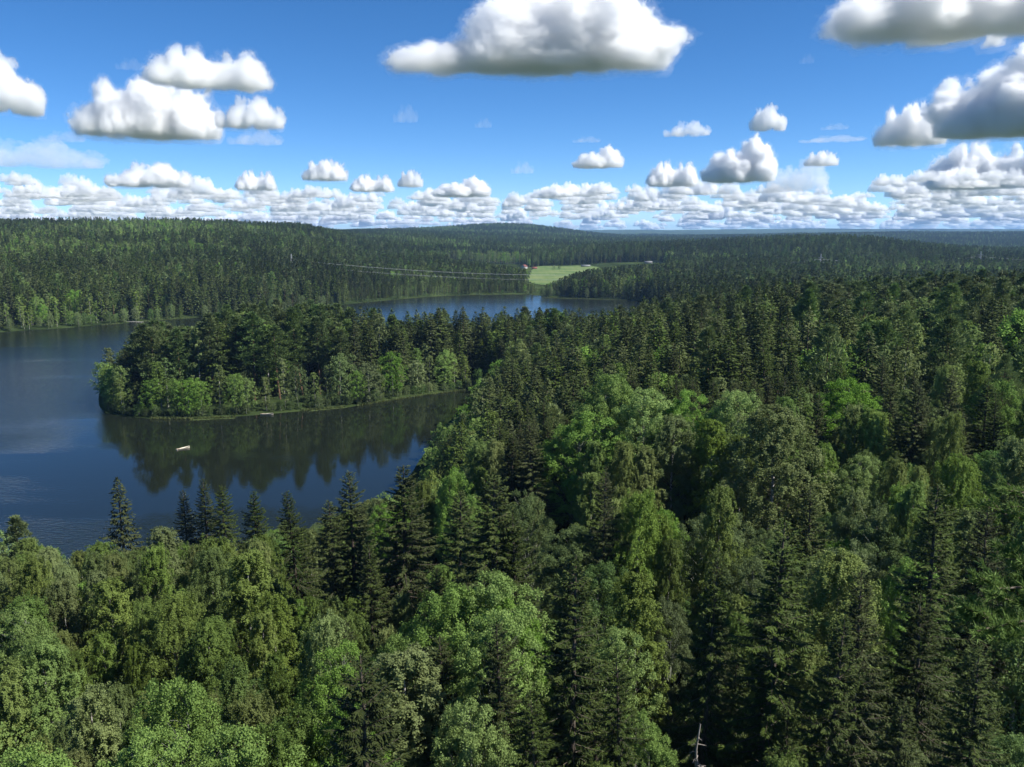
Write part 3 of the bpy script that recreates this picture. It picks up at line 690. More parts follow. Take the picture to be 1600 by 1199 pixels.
# ------------------------------------------------------------------ trees one can point to: (u, v of the tip in the photo, height, width factor, kind, label)
def solve_top(u, v, h, dmin=18.0, dmax=2500.0):
    """the nearest foot on the sight line through (u, v) at which a tree of height h just reaches it."""
    d = ray(u, v)
    ys = np.exp(np.linspace(math.log(dmin), math.log(dmax), 600))
    t = ys / d[1]
    g = H + d[2] * t - h - height(d[0] * t, ys)
    k = np.where((g[:-1] > 0) & (g[1:] <= 0))[0]
    if len(k) == 0: return None
    k = k[0]; y = ys[k] + (ys[k + 1] - ys[k]) * g[k] / (g[k] - g[k + 1])
    return d[0] * y / d[1], y
NAMED = [
 # row of spruces standing up against the water
 (185, 749, 20, .92, 'spruce', "lone dark spruce standing clear against the blue water, leftmost spruce of the near shore"),
 (287, 767, 20, .9, 'spruce', "dark spruce against the water, left one of the trio standing crown to crown"),
 (317, 749, 22, .9, 'spruce', "tallest spruce in the middle of the trio standing before the water"),
 (344, 761, 21, .9, 'spruce', "dark spruce against the water, right one of the trio standing crown to crown"),
 (396, 766, 21, 1.05, 'spruce', "ragged spruce with brownish tip, first one right of the spruce trio by the water"),
 (463, 764, 22, .95, 'spruce', "narrow spruce with clear tip over the near shore, alone above the birch tops"),
 (525, 776, 23, 1.0, 'spruce', "blunt spruce leaning close on the taller double topped spruce at the lake edge"),
 (550, 735, 25, .95, 'spruce', "tall slim spruce with sharp spire in front of the mirrored treetops on the water"),
 (628, 727, 25, 1.15, 'spruce', "broad heavy spruce whose tip just touches the water near the inlet"),
 (714, 764, 23, 1.0, 'spruce', "drooping spruce between the broad shore spruce and the brown topped one"),
 (764, 735, 26, 1.15, 'spruce', "big brown topped spruce with long drooping boughs beside the dark hollow"),
 (575, 850, 20, .9, 'spruce', "lower spruce with reddish tip squeezed between the slim spire and the broad spruce"),
 (812, 800, 22, .8, 'spruce', "slender spruce just right of the brown topped spruce below the dark hollow"),
 # big spruces of the foreground
 (1277, 757, 20, .95, 'spruce', "dark spruce with drooping boughs standing alone among grey green willows"),
 (1472, 752, 27, 1.05, 'spruce', "tallest foreground spruce with black shaded side and open lower boughs"),
 (1215, 803, 26, 1.1, 'spruce', "broad foreground spruce with many dead grey twigs in its open crown"),
 (1107, 840, 24, .75, 'spruce', "very thin dark spruce rising out of a pale willow crown"),
 (897, 872, 24, 1.05, 'spruce', "large olive spruce with hanging curtains of twigs in the middle of the near stand"),
 (1357, 890, 23, .9, 'spruce', "yellowish tipped spruce between the twiggy spruce and the tallest spruce"),
 (1460, 930, 20, 1.05, 'spruce', "bushy fresh green spruce directly in front of the tallest foreground spruce"),
 (1140, 1008, 15, .95, 'spruce', "small yellow green young spruce lit by the sun at the lower edge"),
 (1300, 955, 22, .9, 'spruce', "dark spruce with bright curled bough tips below the olive birch"),
 (790, 965, 20, .85, 'spruce', "shaded spruce squeezed between two light aspens in the near stand"),
 (985, 1010, 19, .85, 'spruce', "dim spruce at the edge of the black gap next to the large olive spruce"),
 (1545, 1010, 21, 1.0, 'spruce', "deep shaded spruce under the pine branches at the picture's edge"),
 (850, 1080, 18, .9, 'spruce', "low shaded spruce below the large olive spruce at the bottom"),
 (1230, 1090, 15, .9, 'spruce', "half hidden spruce in front of the twiggy spruce at the bottom edge"),
 (1400, 1085, 18, .95, 'spruce', "dark spruce at the bottom edge left of the bushy fresh green one"),
 # birches and other broad crowns of the foreground, left
 (20, 812, 18, .9, 'pine', "blue green pine at the left edge rising over the near shore birches"),
 (75, 855, 17, .9, 'birch', "olive birch by the blue green pine with its top against the water"),
 (150, 848, 18, 1.0, 'birch', "yellowish birch left of the lone shore spruce, top against the water"),
 (245, 824, 19, 1.0, 'birch', "tall birch with rounded top between the lone spruce and the spruce trio"),
 (318, 840, 19, .95, 'birch', "slim birch standing right in front of the spruce trio"),
 (380, 864, 20, 1.15, 'birch', "large grey green birch with full rounded crown below the ragged spruce"),
 (180, 905, 18, 1.0, 'birch', "dull olive birch in front of the lone shore spruce"),
 (30, 935, 17, 1.0, 'birch', "birch at the left edge below the blue green pine"),
 (85, 990, 18, 1.1, 'birch', "broad yellow olive birch with drooping twigs near the lower left corner"),
 (265, 925, 18, 1.0, 'birch', "birch with visible white stem left of the large grey green birch"),
 (335, 978, 17, .9, 'birch', "narrow olive birch just above the light green aspen top"),
 (435, 935, 17, 1.0, 'birch', "birch with ragged edge right of the large grey green birch"),
 (502, 968, 17, .95, 'birch', "yellowish birch with flat top in front of the slim shore spruces, left of its pair"),
 (545, 965, 16, .85, 'birch', "yellowish birch with flat top in front of the slim shore spruces, right of its pair"),
 (280, 1042, 19, .75, 'aspen', "bright light green aspen with upright pointed shoots near the lower left"),
 (205, 1130, 18, .8, 'aspen', "light green aspen crown at the lower edge left of the bright pointed one"),
 (345, 1140, 18, .8, 'aspen', "light green aspen crown at the lower edge right of the bright pointed one"),
 (30, 1150, 18, .8, 'aspen', "light green leafy top in the lower left corner"),
 (140, 1080, 17, 1.0, 'birch', "drooping olive birch behind the light green tops at lower left"),
 (405, 1070, 16, .95, 'birch', "slim olive birch just right of the bright pointed aspen"),
 (470, 1110, 16, .95, 'birch', "low olive birch at the bottom left of the weeping birch"),
 (625, 1020, 18, 1.35, 'birch', "big weeping grey green birch with hanging curtains of leaves"),
 (700, 905, 19, .85, 'aspen', "fresh green aspen with clumped leaves in front of the broad shore spruce"),
 (757, 890, 19, .8, 'aspen', "fresh green aspen right behind its twin, beside the big brown topped spruce"),
 (805, 925, 17, .75, 'aspen', "green leafy aspen with pale tips left of the large olive spruce"),
 (555, 1085, 15, .95, 'birch', "narrow birch wedged left of the big weeping birch"),
 (735, 1100, 16, .7, 'aspen', "shaded aspen right of the big weeping birch at the bottom"),
 # and right
 (1300, 862, 19, 1.05, 'birch', "olive birch with domed crown between twiggy spruce and yellow tipped spruce"),
 (1052, 925, 14, .6, 'willow', "small round grey green willow beside the black gap"),
 (1000, 895, 18, .95, 'birch', "tall birch right behind the large olive spruce"),
 (940, 858, 17, .7, 'willow', "grey green willow above the large olive spruce"),
 (1015, 1105, 13, .65, 'aspen', "sunlit green aspen bush at the edge of the black gap"),
 (1110, 815, 15, .9, 'willow', "pale domed willow out of which the thin dark spruce rises"),
 (825, 782, 16, .7, 'willow', "grey green willow at the lower edge of the dark hollow"),
 (905, 830, 14, .9, 'willow', "wide low willow crown left of the pale domed willow"),
 (1045, 795, 15, .7, 'aspen', "fresh green aspen above the pale domed willow"),
 (1520, 800, 19, .95, 'birch', "olive birch just right of the tallest foreground spruce"),
 (1425, 760, 18, .9, 'birch', "olive birch just left of the tallest foreground spruce"),
 (1370, 800, 16, .75, 'willow', "grey willow in the shade between two foreground spruces"),
 (1345, 770, 17, .8, 'birch', "slim birch over the grey willow, right of the lone dark spruce"),
 (1580, 860, 16, .8, 'willow', "dull grey willow behind the bright pine branches"),
 (1570, 1120, 14, .8, 'willow', "pale speckled willow in the lower right corner"),
 # bright aspens and birches of the middle distance
 (905, 636, 22, 1.05, 'aspen', "leftmost of the bright green aspens above the dark hollow"),
 (970, 578, 24, 1.0, 'aspen', "tallest bright green aspen at the top of the aspen group"),
 (935, 600, 23, .95, 'aspen', "bright green aspen leaning against the tallest one on its left"),
 (1008, 596, 23, .95, 'aspen', "bright green aspen leaning against the tallest one on its right"),
 (1068, 603, 22, .8, 'aspen', "narrow bright green aspen between the group and the domed one"),
 (1140, 603, 22, .95, 'aspen', "domed bright green aspen, rightmost of the bright aspens"),
 (1210, 635, 23, 1.3, 'birch', "large pale olive birch with rounded tall crown beside the dark slot"),
 (1055, 652, 19, 1.1, 'birch', "tall olive birch below the narrow bright aspen"),
 (1108, 655, 19, 1.0, 'birch', "greyish birch below the domed bright aspen"),
 (1165, 680, 17, 1.0, 'birch', "low birch leaning on the large pale olive birch"),
 (978, 690, 17, .8, 'birch', "slender pointed birch right below the bright aspens"),
 (925, 690, 17, .85, 'birch', "slender pointed birch below the leftmost bright aspen"),
 (1010, 700, 16, .9, 'birch', "yellowish birch left of the tall olive birch"),
 (1470, 648, 15, 1.15, 'willow', "round grey green willow dome standing before dark woods on the rise"),
 (1340, 636, 19, 1.0, 'birch', "birch with reddish olive crown right of the dark slot"),
 (1318, 590, 20, 1.1, 'aspen', "light green aspen glowing among the spruces over the dark slot"),
 (1375, 640, 19, .9, 'birch', "thin stemmed birch left of the round grey willow dome"),
 (1290, 690, 16, .8, 'birch', "small bright birch at the foot of the dark slot"),
 (1560, 690, 15, .8, 'willow', "small grey willow right of the round willow dome"),
 (820, 600, 18, 1.1, 'birch', "light birch between the inlet spruces and the bright aspens"),
 (690, 660, 13, .75, 'aspen', "light green tree overhanging the water at the mouth of the inlet"),
 (725, 630, 14, .6, 'aspen', "small light green tree at the very end of the inlet water"),
 (672, 695, 13, .8, 'aspen', "light green shore tree below the one overhanging the inlet"),
 (760, 690, 17, 1.1, 'birch', "birch with pale crown behind the light green shore trees"),
 (655, 755, 14, .8, 'aspen', "yellow green tree on the shore right of the broad spruce"),
 (735, 770, 15, .8, 'aspen', "light green aspen behind the drooping spruce"),
 (600, 770, 12, .7, 'aspen', "light green aspen on the shore between the slim spire and the broad spruce"),
]
DBG=[]
for u, v, h, w, kind, lab in NAMED:
    p = solve_top(u, v, h)
    if p is None:
        print("unsolved", u, v, kind); continue
    plant(kind, p[0], p[1], h, w * ((1.22 if u < 850 else 1.08) if kind == 'spruce' else 1.32 if kind == 'birch' else 1.22), lab)


# ------------------------------------------------------------------ trees along the peninsula's near shore, counted from its tip
ORD = "first second third fourth fifth sixth seventh eighth ninth tenth eleventh twelfth thirteenth fourteenth fifteenth sixteenth seventeenth eighteenth nineteenth twentieth".split() + \
      [f"twenty-{k}" for k in "first second third fourth fifth sixth seventh eighth ninth".split()] + ["thirtieth"] + [f"thirty-{k}" for k in "first second third fourth fifth sixth".split()]
def shore_row():
    pts = np.array([ground_at(u, v) for u, v in [(157, 615), (160, 642), (180, 650), (230, 654), (300, 654), (370, 651), (430, 645), (490, 641), (560, 634), (640, 620), (700, 612), (742, 606)]])
    seg = np.hypot(*np.diff(pts, axis=0).T); tot = np.concatenate([[0], np.cumsum(seg)])
    pos, k = 1.0, 0
    g = random.Random(5)
    while pos < tot[-1] and k < len(ORD):
        x = np.interp(pos, tot, pts[:, 0]); y = np.interp(pos, tot, pts[:, 1])
        i = min(int(np.searchsorted(tot, pos)) - 1, len(seg) - 1); i = max(i, 0)
        n = np.array([-(pts[i + 1] - pts[i])[1], (pts[i + 1] - pts[i])[0]]) / seg[i]
        q = np.array([x, y]) + n * g.uniform(2.2, 5)
        kind = g.choice(['birch', 'aspen', 'birch', 'aspen', 'willow'])
        h = g.uniform(11.5, 15.5) if k % 4 else g.uniform(15.5, 19)
        what = {'birch': 'birch', 'willow': 'grey green willow', 'aspen': 'green aspen'}[kind]
        plant(kind, q[0], q[1], h, g.uniform(1.05, 1.4), f"{'tall' if h > 15.5 else 'low'} {what} on the peninsula's near waterline, {ORD[k]} tree from its tip", 'shore trees of the peninsula', parts=True)
        pos += g.uniform(4.6, 7.4); k += 1
shore_row()
def shore_bushes():
    pts = np.array([ground_at(u, v) for u, v in [(157, 612), (160, 642), (180, 650), (230, 654), (300, 654), (370, 651), (430, 645), (490, 641), (560, 634), (640, 620), (700, 612), (742, 606)]])
    seg = np.hypot(*np.diff(pts, axis=0).T); tot = np.concatenate([[0], np.cumsum(seg)]); g = random.Random(8); pos = 0.5
    while pos < tot[-1]:
        x = np.interp(pos, tot, pts[:, 0]); y = np.interp(pos, tot, pts[:, 1]); i = max(0, min(int(np.searchsorted(tot, pos)) - 1, len(seg) - 1))
        n = np.array([-(pts[i + 1] - pts[i])[1], (pts[i + 1] - pts[i])[0]]) / seg[i]; q = np.array([x, y]) + n * g.uniform(1.2, 2.6)
        gap = abs(pos - 108) < 3.5
        if not gap: plant('willow', q[0], q[1], g.uniform(2.4, 4.6), g.uniform(1.2, 1.8), "low green bush filling the gaps between the trees of the peninsula's waterline", "waterline bushes of the peninsula")
        pos += g.uniform(2.6, 4.6)
shore_bushes()

# ------------------------------------------------------------------ boats, jetty, houses, pylons, lines, reeds
CLEARINGS = []
M['boat'] = plain("cream_boat_paint", (0.55, 0.50, 0.39), 0.45)
M['wood_seat'] = plain("boat_wood", (0.30, 0.17, 0.09), 0.6)
M['plank'] = plain("weathered_planks", (0.30, 0.29, 0.265), 0.85)
M['red_roof'] = plain("red_roof_sheet", (0.17, 0.060, 0.042), 0.7)
M['grey_roof'] = plain("grey_roof_sheet", (0.17, 0.18, 0.18), 0.5)
M['white_wall'] = plain("white_wall_boards", (0.42, 0.41, 0.38), 0.8)
M['red_wall'] = plain("red_ochre_boards", (0.12, 0.045, 0.035), 0.8)
M['glass'] = plain("window_glass", (0.04, 0.05, 0.06), 0.1)
M['steel'] = plain("galvanised_steel", (0.33, 0.34, 0.35), 0.5, 0.2)
M['wire'] = plain("aluminium_cable", (0.5, 0.52, 0.53), 0.5, 0.2)

def hull_mesh(L=4.3, B=1.3, Dp=.52):
    """open rowing boat: outer and inner skin, raked bow, transom stern, gunwale rim."""
    ns, nr = 13, 9
    xs = np.linspace(0, 1, ns)
    def ring(s, inset):
        w = B / 2 * (math.sin(math.pi * min(1, .30 + .62 * (1 - s))) ** .7 if s > .38 else np.interp(s, [0, .38], [.72, 1])) * (1 if s < .98 else .12)
        w = max(w * (1 - s ** 5 * .9), .03) - inset * .9
        w = max(w, .012)
        sh = Dp + .42 * s ** 2.4 + .06 * (1 - s) ** 2          # sheer line
        keel = .12 * s ** 4
        x = (s - .5) * L + (.18 * s ** 6)
        out = []
        for k in range(nr):
            a = math.pi * k / (nr - 1)
            y = -math.cos(a) * w; zz = keel + inset + (sh - keel - inset) * (1 - math.sin(a) ** .8)
            out.append((x - (inset if s > .9 else -inset if s < .05 else 0), y, zz - .18))
        return out
    V = []; F = []
    for inset in (0, .035):
        o = len(V)
        for s in xs: V += ring(s, inset)
        for i in range(ns - 1):
            for k in range(nr - 1):
                q = [o + i * nr + k, o + (i + 1) * nr + k, o + (i + 1) * nr + k + 1, o + i * nr + k + 1]
                F.append(q if inset == 0 else q[::-1])
    n = ns * nr
    for i in range(ns - 1):                                      # gunwale
        for k in (0, nr - 1):
            F.append([i * nr + k, (i + 1) * nr + k, n + (i + 1) * nr + k, n + i * nr + k])
    tr = [list(range(nr))[::-1], [n + k for k in range(nr)]]
    V = np.array(V, float); F = np.array(F, np.int32)
    return V, F, np.array(tr, np.int32)

def rowing_boat(x, y, rz, label, tilt=0.0, sc=1.0):
    b = empty("rowing_boat", (x, y, 0.0), rz, sc); tag(b, label, "boat", "rowing boats on the lake")
    V, F, T = hull_mesh()
    obj("hull", [(V, F, 0), (np.zeros((0, 3)), T - len(V), 0)], M['boat'], b)
    for px, w in ((-1.35, .98), (-.15, 1.3), (1.05, 1.05)):
        obj("seat", [box(px - .13, px + .13, -w / 2 + .06, w / 2 - .06, .17, .205)], M['wood_seat'], b)
    obj("keel", [box(-2.0, 1.9, -.025, .025, -.22, -.17)], M['boat'], b)
    for sgn in (-1, 1):
        p = np.array([[-.3, sgn * .62, .40], [-1.4, sgn * .35, .42], [-1.9, sgn * .3, .42]])
        blade = box(-2.35, -1.88, sgn * .3 - .06, sgn * .3 + .06, .41, .435)
        obj("oar", [tube(p, [.022, .022, .03], 6), blade], M['wood_seat'], b)
    return b
bx_, by_ = ground_at(286, 702)
rowing_boat(bx_, by_, math.radians(46), "cream white rowing boat alone on the open dark water below the peninsula", sc=.92)
bx_, by_ = ground_at(417, 648.5)
rowing_boat(bx_, by_, math.radians(-4), "white rowing boat moored under the trees at the peninsula's near shore", sc=1.05)

def jetty():
    x, y = ground_at(211, 504.2)
    t = empty("jetty", (x, y, 0), math.radians(-14)); tag(t, "long pale wooden jetty lying on the water at the far shore", "jetty")
    for k in range(26):
        obj("plank", [box(-6.5 + k * .5, -6.5 + k * .5 + .46, -1.1, 1.1, .55, .62)], M['plank'], t)
    for sy in (-.9, .9): obj("beam", [box(-6.5, 6.5, sy - .08, sy + .08, .36, .545)], M['plank'], t)
    for px in (-6, -2, 2, 6):
        for sy in (-1.0, 1.0): obj("post", [tube([[px, sy * 1.12, -2], [px, sy * 1.12, 1.0]], [.09, .09], 6)], M['plank'], t)
    x, y = ground_at(217, 501.4)
    t = empty("bench", (x, y + 2, float(height(x, y + 2)[0])), math.radians(-8)); tag(t, "pale bench rail on the grass bank right behind the jetty", "bench")
    obj("seat", [box(-3, 3, -.25, .25, .45, .52)], M['plank'], t)
    for px in (-2.6, 0, 2.6): obj("leg", [box(px - .08, px + .08, -.2, .2, 0, .447)], M['plank'], t)
    obj("backrest", [box(-3, 3, .2, .26, .75, .95)], M['plank'], t)
jetty()

def march(u, v):
    d = ray(u, v); y = 300.0
    while y < 6000:
        t = y / d[1]
        if H + d[2] * t <= height(d[0] * t, y)[0]: break
        y += 4
    return d[0] * y / d[1], y

def house(x, y, rz, L, W, hw, hr, wall, roof, label, sc=1.0, chimney=True):
    z = float(height(x, y)[0])
    t = empty("house", (x, y, z - .2), rz, sc); tag(t, label, "house")
    wv = np.array([(-L/2, -W/2, 0), (L/2, -W/2, 0), (L/2, W/2, 0), (-L/2, W/2, 0), (-L/2, -W/2, hw), (L/2, -W/2, hw), (L/2, W/2, hw), (-L/2, W/2, hw), (-L/2, 0, hr), (L/2, 0, hr)], float)
    quads = np.array([(0, 1, 5, 4), (2, 3, 7, 6), (1, 2, 6, 5), (3, 0, 4, 7)], np.int32); tris = np.array([(5, 6, 9), (7, 4, 8)], np.int32)
    wl_ = obj("wall", [(wv, quads, 0), (np.zeros((0, 3)), tris - len(wv), 0)], wall, t)
    e = .5; k = (hr - hw) / (W / 2); th = .18
    rv = []
    for sx in (-L/2 - e, L/2 + e):
        for yy, zz in ((-W/2 - e, hw - k * e), (0, hr), (W/2 + e, hw - k * e)):
            rv += [(sx, yy, zz + .03), (sx, yy, zz + .03 + th)]
    rf = np.array([(1, 3, 9, 7), (3, 5, 11, 9), (0, 6, 8, 2), (2, 8, 10, 4), (0, 1, 7, 6), (4, 10, 11, 5), (0, 2, 3, 1), (2, 4, 5, 3), (6, 7, 9, 8), (8, 9, 11, 10)], np.int32)
    ro = obj("roof", [(np.array(rv), rf)], roof, t)
    if chimney: obj("chimney", [box(L * .15 - .35, L * .15 + .35, .4, 1.1, hr - 1.0, hr + 1.0)], M['red_wall'], ro)
    for i in range(max(2, int(L / 3))):
        px = -L/2 + L * (i + .5) / max(2, int(L / 3))
        w = obj("window", [box(px - .55, px + .55, -W/2 - .05, -W/2 + .02, 1.3, 2.6)], M['white_wall'], t)
        obj("pane", [box(px - .44, px + .44, -W/2 - .075, -W/2 - .052, 1.4, 2.5)], M['glass'], w)
    obj("door", [box(L/2 - .02, L/2 + .05, -.5, .5, .1, 2.2)], M['wood_seat'], t)
    return t
hx, hy = march(819, 420); house(hx, hy, math.radians(62), 14, 10, 5.0, 9.0, M['white_wall'], M['red_roof'], "white gabled house with red roof among the trees beside the hay field", sc=.7)
CLEARINGS.append((hx + 2, hy - 60, 14, 75))
hx, hy = march(835, 421); house(hx, hy, math.radians(10), 16, 9, 3.5, 7.5, M['red_wall'], M['red_roof'], "low dark red barn between the white gabled house and the hay field", sc=.5, chimney=False)
CLEARINGS.append((hx, hy - 30, 14, 45))
hx, hy = march(915, 417.5); house(hx, hy, math.radians(-5), 26, 9, 3.0, 6, M['grey_roof'], M['grey_roof'], "long pale shed at the far end of the hay field", sc=.55, chimney=False)
CLEARINGS.append((hx, hy - 40, 22, 60))
hx, hy = march(1013, 412); house(hx, hy, math.radians(4), 22, 9, 3.5, 6.5, M['grey_roof'], M['grey_roof'], "pale roofed building deep in the woods right of the hay field", sc=.55, chimney=False)
CLEARINGS.append((hx, hy - 50, 18, 70))
hx, hy = march(1201, 405); house(hx, hy, math.radians(75), 9, 8, 7.0, 10, M['white_wall'], M['grey_roof'], "small bright white house in the woods left of the lattice pylon", sc=1.1, chimney=False)
CLEARINGS.append((hx, hy - 60, 12, 80))
hx, hy = march(1252, 413); house(hx, hy, math.radians(20), 8, 6, 3.2, 5.5, M['white_wall'], M['grey_roof'], "tiny white cottage half hidden below the lattice pylon", sc=1.0, chimney=False)
CLEARINGS.append((hx, hy - 40, 9, 60))

def pylon(x, y, ztop, label, rz=0.0, base_w=5.0):
    z0 = float(height(x, y)[0]); Ht = ztop - z0
    t = empty("pylon", (x, y, z0), rz); tag(t, label, "pylon", "power line pylons")
    parts = []; r = .17
    zw = Ht * .62
    def leg(sx, sy, z):
        w = np.interp(z, [0, zw, Ht], [base_w / 2, .9, .25]); return np.array([sx * w, sy * w, z])
    lv = [0, Ht * .22, Ht * .42, zw, Ht * .8, Ht]
    cs = ((-1, -1), (1, -1), (1, 1), (-1, 1))
    for sx, sy in cs: parts.append(tube([leg(sx, sy, q) for q in lv], [r] * len(lv), 4))
    for a, b_ in zip(lv[:-1], lv[1:]):
        for i in range(4):
            c1, c2 = cs[i], cs[(i + 1) % 4]
            parts.append(tube([leg(*c1, a), leg(*c2, b_)], [r * .6] * 2, 3)); parts.append(tube([leg(*c2, a), leg(*c1, b_)], [r * .6] * 2, 3)); parts.append(tube([leg(*c1, b_), leg(*c2, b_)], [r * .6] * 2, 3))
    obj("mast", parts, M['steel'], t)
    hang = []
    for zc, wd in ((zw + 1, 7.5), (Ht * .84, 5.0)):
        p = []
        for sgn in (-1, 1):
            p.append(tube([[0, 0, zc + 1.3], [sgn * wd * .6, 0, zc + .7], [sgn * wd, 0, zc]], [.16] * 3, 4)); p.append(tube([[0, 0, zc], [sgn * wd, 0, zc]], [.16] * 2, 4))
        arm = obj("crossarm", p, M['steel'], t)
        for sgn in (-1, 1):
            obj("insulator", [tube([[sgn * wd, 0, zc], [sgn * wd, 0, zc - 1.6]], [.14, .14], 5)], M['glass'], arm)
            hang.append(Matrix.Rotation(rz, 3, 'Z') @ Vector((sgn * wd, 0, zc - 1.6)) + Vector((x, y, z0)))
    return hang
def on_ray(u, v, d):
    r_ = ray(u, v); t = d / math.hypot(r_[0], r_[1]); return r_[0] * t, r_[1] * t, H + r_[2] * t
pa = on_ray(455, 397, 905); pb = on_ray(1283, 397, 1080); pc_ = on_ray(1533, 393, 1250); pd = on_ray(1730, 394, 1380); pe = on_ray(200, 392, 960)
def ang(a, b_): return math.atan2(b_[1] - a[1], b_[0] - a[0]) + math.pi / 2
ha = pylon(*pa, "grey lattice pylon in the dark wood on the far hillside", ang(pe, pb), 4.0)
hb = pylon(*pb, "pale lattice pylon with wide crossarms above the middle of the forest", ang(pa, pb))
hc = pylon(*pc_, "slender lattice pylon near the picture's right edge before the blue woods", ang(pb, pc_))
hd = pylon(*pd, "lattice pylon past the right edge, end of the seen line", ang(pc_, pd))
for nm, A, B, sag in (("far hillside across the back pond to the pale pylon", ha, hb, 17.0), ("pale pylon to the slender pylon", hb, hc, 5.5), ("slender pylon out past the right edge", hc, hd, 4.5)):
    t = empty("power_line", (0, 0, 0)); tag(t, "power line cables hanging from the " + nm, "power line")
    for p, q in zip(A, B):
        s_ = np.linspace(0, 1, 25)[:, None]; pts = np.array(p) * (1 - s_) + np.array(q) * s_; pts[:, 2] -= sag * 4 * (s_ * (1 - s_))[:, 0]
        obj("cable", [tube(pts, [.05] * 25, 4)], M['wire'], t)
CLEARINGS += [(pb[0], pb[1] - 50, 7, 70), (pc_[0], pc_[1] - 60, 6, 70), (pa[0], pa[1] - 20, 7, 30)]

def reeds():
    m = leaf_mat("reed_leaves", (0.05, 0.08, 0.02), (0.12, 0.15, 0.04), .3)
    g = np.random.default_rng(77); B = []
    runs = [([(235, 655), (300, 655.5), (368, 653)], 700, .7), ([(470, 642.5), (500, 640.5), (540, 636.5)], 300, .6), ([(560, 635), (640, 622), (735, 609)], 700, .7),
            ([(160, 508.6), (185, 506.3)], 250, 1.2), ([(222, 503.5), (250, 500.6), (300, 497)], 400, 1.2), ([(850, 466), (900, 467), (985, 469.6)], 1600, 2.5),
            ([(560, 474), (640, 466.9), (690, 463.2), (740, 461.2), (800, 460.8), (838, 461.2)], 1200, 1.5)]
    for px, n_, w in runs:
        P_ = np.array([ground_at(u, v) for u, v in px]); s_ = g.uniform(0, len(P_) - 1.001, n_); i = s_.astype(int); f_ = (s_ - i)[:, None]
        q = P_[i] * (1 - f_) + P_[i + 1] * f_ + g.normal(0, w * .5, (n_, 2))
        B.append(np.column_stack([q, np.full(n_, -.05)]))
    B = np.concatenate(B); n_ = len(B)
    v, f = diamonds(B, g.normal(0, .35, (n_, 3)) + [0, 0, 1], g.normal(0, 1, (n_, 3)), g.uniform(.5, 1.3, n_), g.uniform(.12, .3, n_))
    o = bpy.data.objects.new("reeds", mesh_np("reeds", [(v, f, 0)], [m], attrs={"tint": [g.random(n_ * 4)]})); link(o); tag(o, "yellow green reeds growing along the lake shores", "reeds", None, 'stuff')
    pad = []
    # lily pads before the peninsula
    px = [(300, 655.5), (368, 652.5)]; P_ = np.array([ground_at(*q) for q in px])
    k = 260; s_ = g.random((k, 1)); q = P_[0] * (1 - s_) + P_[1] * s_ + g.normal(0, .45, (k, 2)) - [0, .9]
    px = [(486, 641.5), (546, 635.5)]; P_ = np.array([ground_at(*r_) for r_ in px]); s_ = g.random((k, 1)); q = np.concatenate([q, P_[0] * (1 - s_) + P_[1] * s_ + g.normal(0, .4, (k, 2)) - [0, .8]])
    a = np.arange(6) * np.pi / 3; r_ = g.uniform(.15, .4, (len(q), 1))
    v = np.stack([q[:, None, 0] + r_ * np.cos(a), q[:, None, 1] + r_ * np.sin(a), np.full((len(q), 6), .02) + g.uniform(0, .01, (len(q), 1))], -1).reshape(-1, 3)
    tag(obj("lily_pads", [(v, np.arange(len(v), dtype=np.int32).reshape(-1, 6))], plain("lily_pad", (.08, .11, .035), .4)), "yellow green lily pads floating before the peninsula", "lily pads", None, 'stuff')
reeds()

def field_shrub(u, v, label):
    x, y = march(u, v)
    plant('willow', x, y, 6.5, 1.5, label, None, 'low')
field_shrub(866, 421.5, "small dark shrub standing alone in the hay field, left one of two")
field_shrub(874, 421.8, "broader dark shrub standing in the hay field, right one of two")

# dead spruce at the lower edge
def snag():
    x, y = solve_top(1092, 1128, 13)
    t = empty("dead_tree", (x, y, float(height(x, y)[0]) - .1), .4); tag(t, "bare grey dead tree with broken top in the black gap at the bottom", "dead tree")
    g = np.random.default_rng(9); zz = np.linspace(0, 13, 8)
    obj("trunk", [tube(np.stack([.12 * np.sin(zz), .1 * np.cos(zz * .7), zz], 1), np.linspace(.2, .05, 8), 8)], M['dead'], t)
    for k in range(46):
        z = g.uniform(3, 12.6); a = g.uniform(0, 6.28); ln = g.uniform(.5, 2.2) * (1.15 - z / 14)
        p = np.array([[0, 0, z], [math.cos(a) * ln * .5, math.sin(a) * ln * .5, z - .05 * ln], [math.cos(a + .15) * ln, math.sin(a + .15) * ln, z - g.uniform(-.1, .45) * ln]])
        q = p[1] + (p[2] - p[1]) * .4; tw = np.array([q, q + [math.cos(a + .9) * ln * .35, math.sin(a + .9) * ln * .35, -.1]])
        obj("branch", [tube(p, [.05, .03, .012], 4), tube(tw, [.018, .008], 3)], M['dead'], t)
snag()

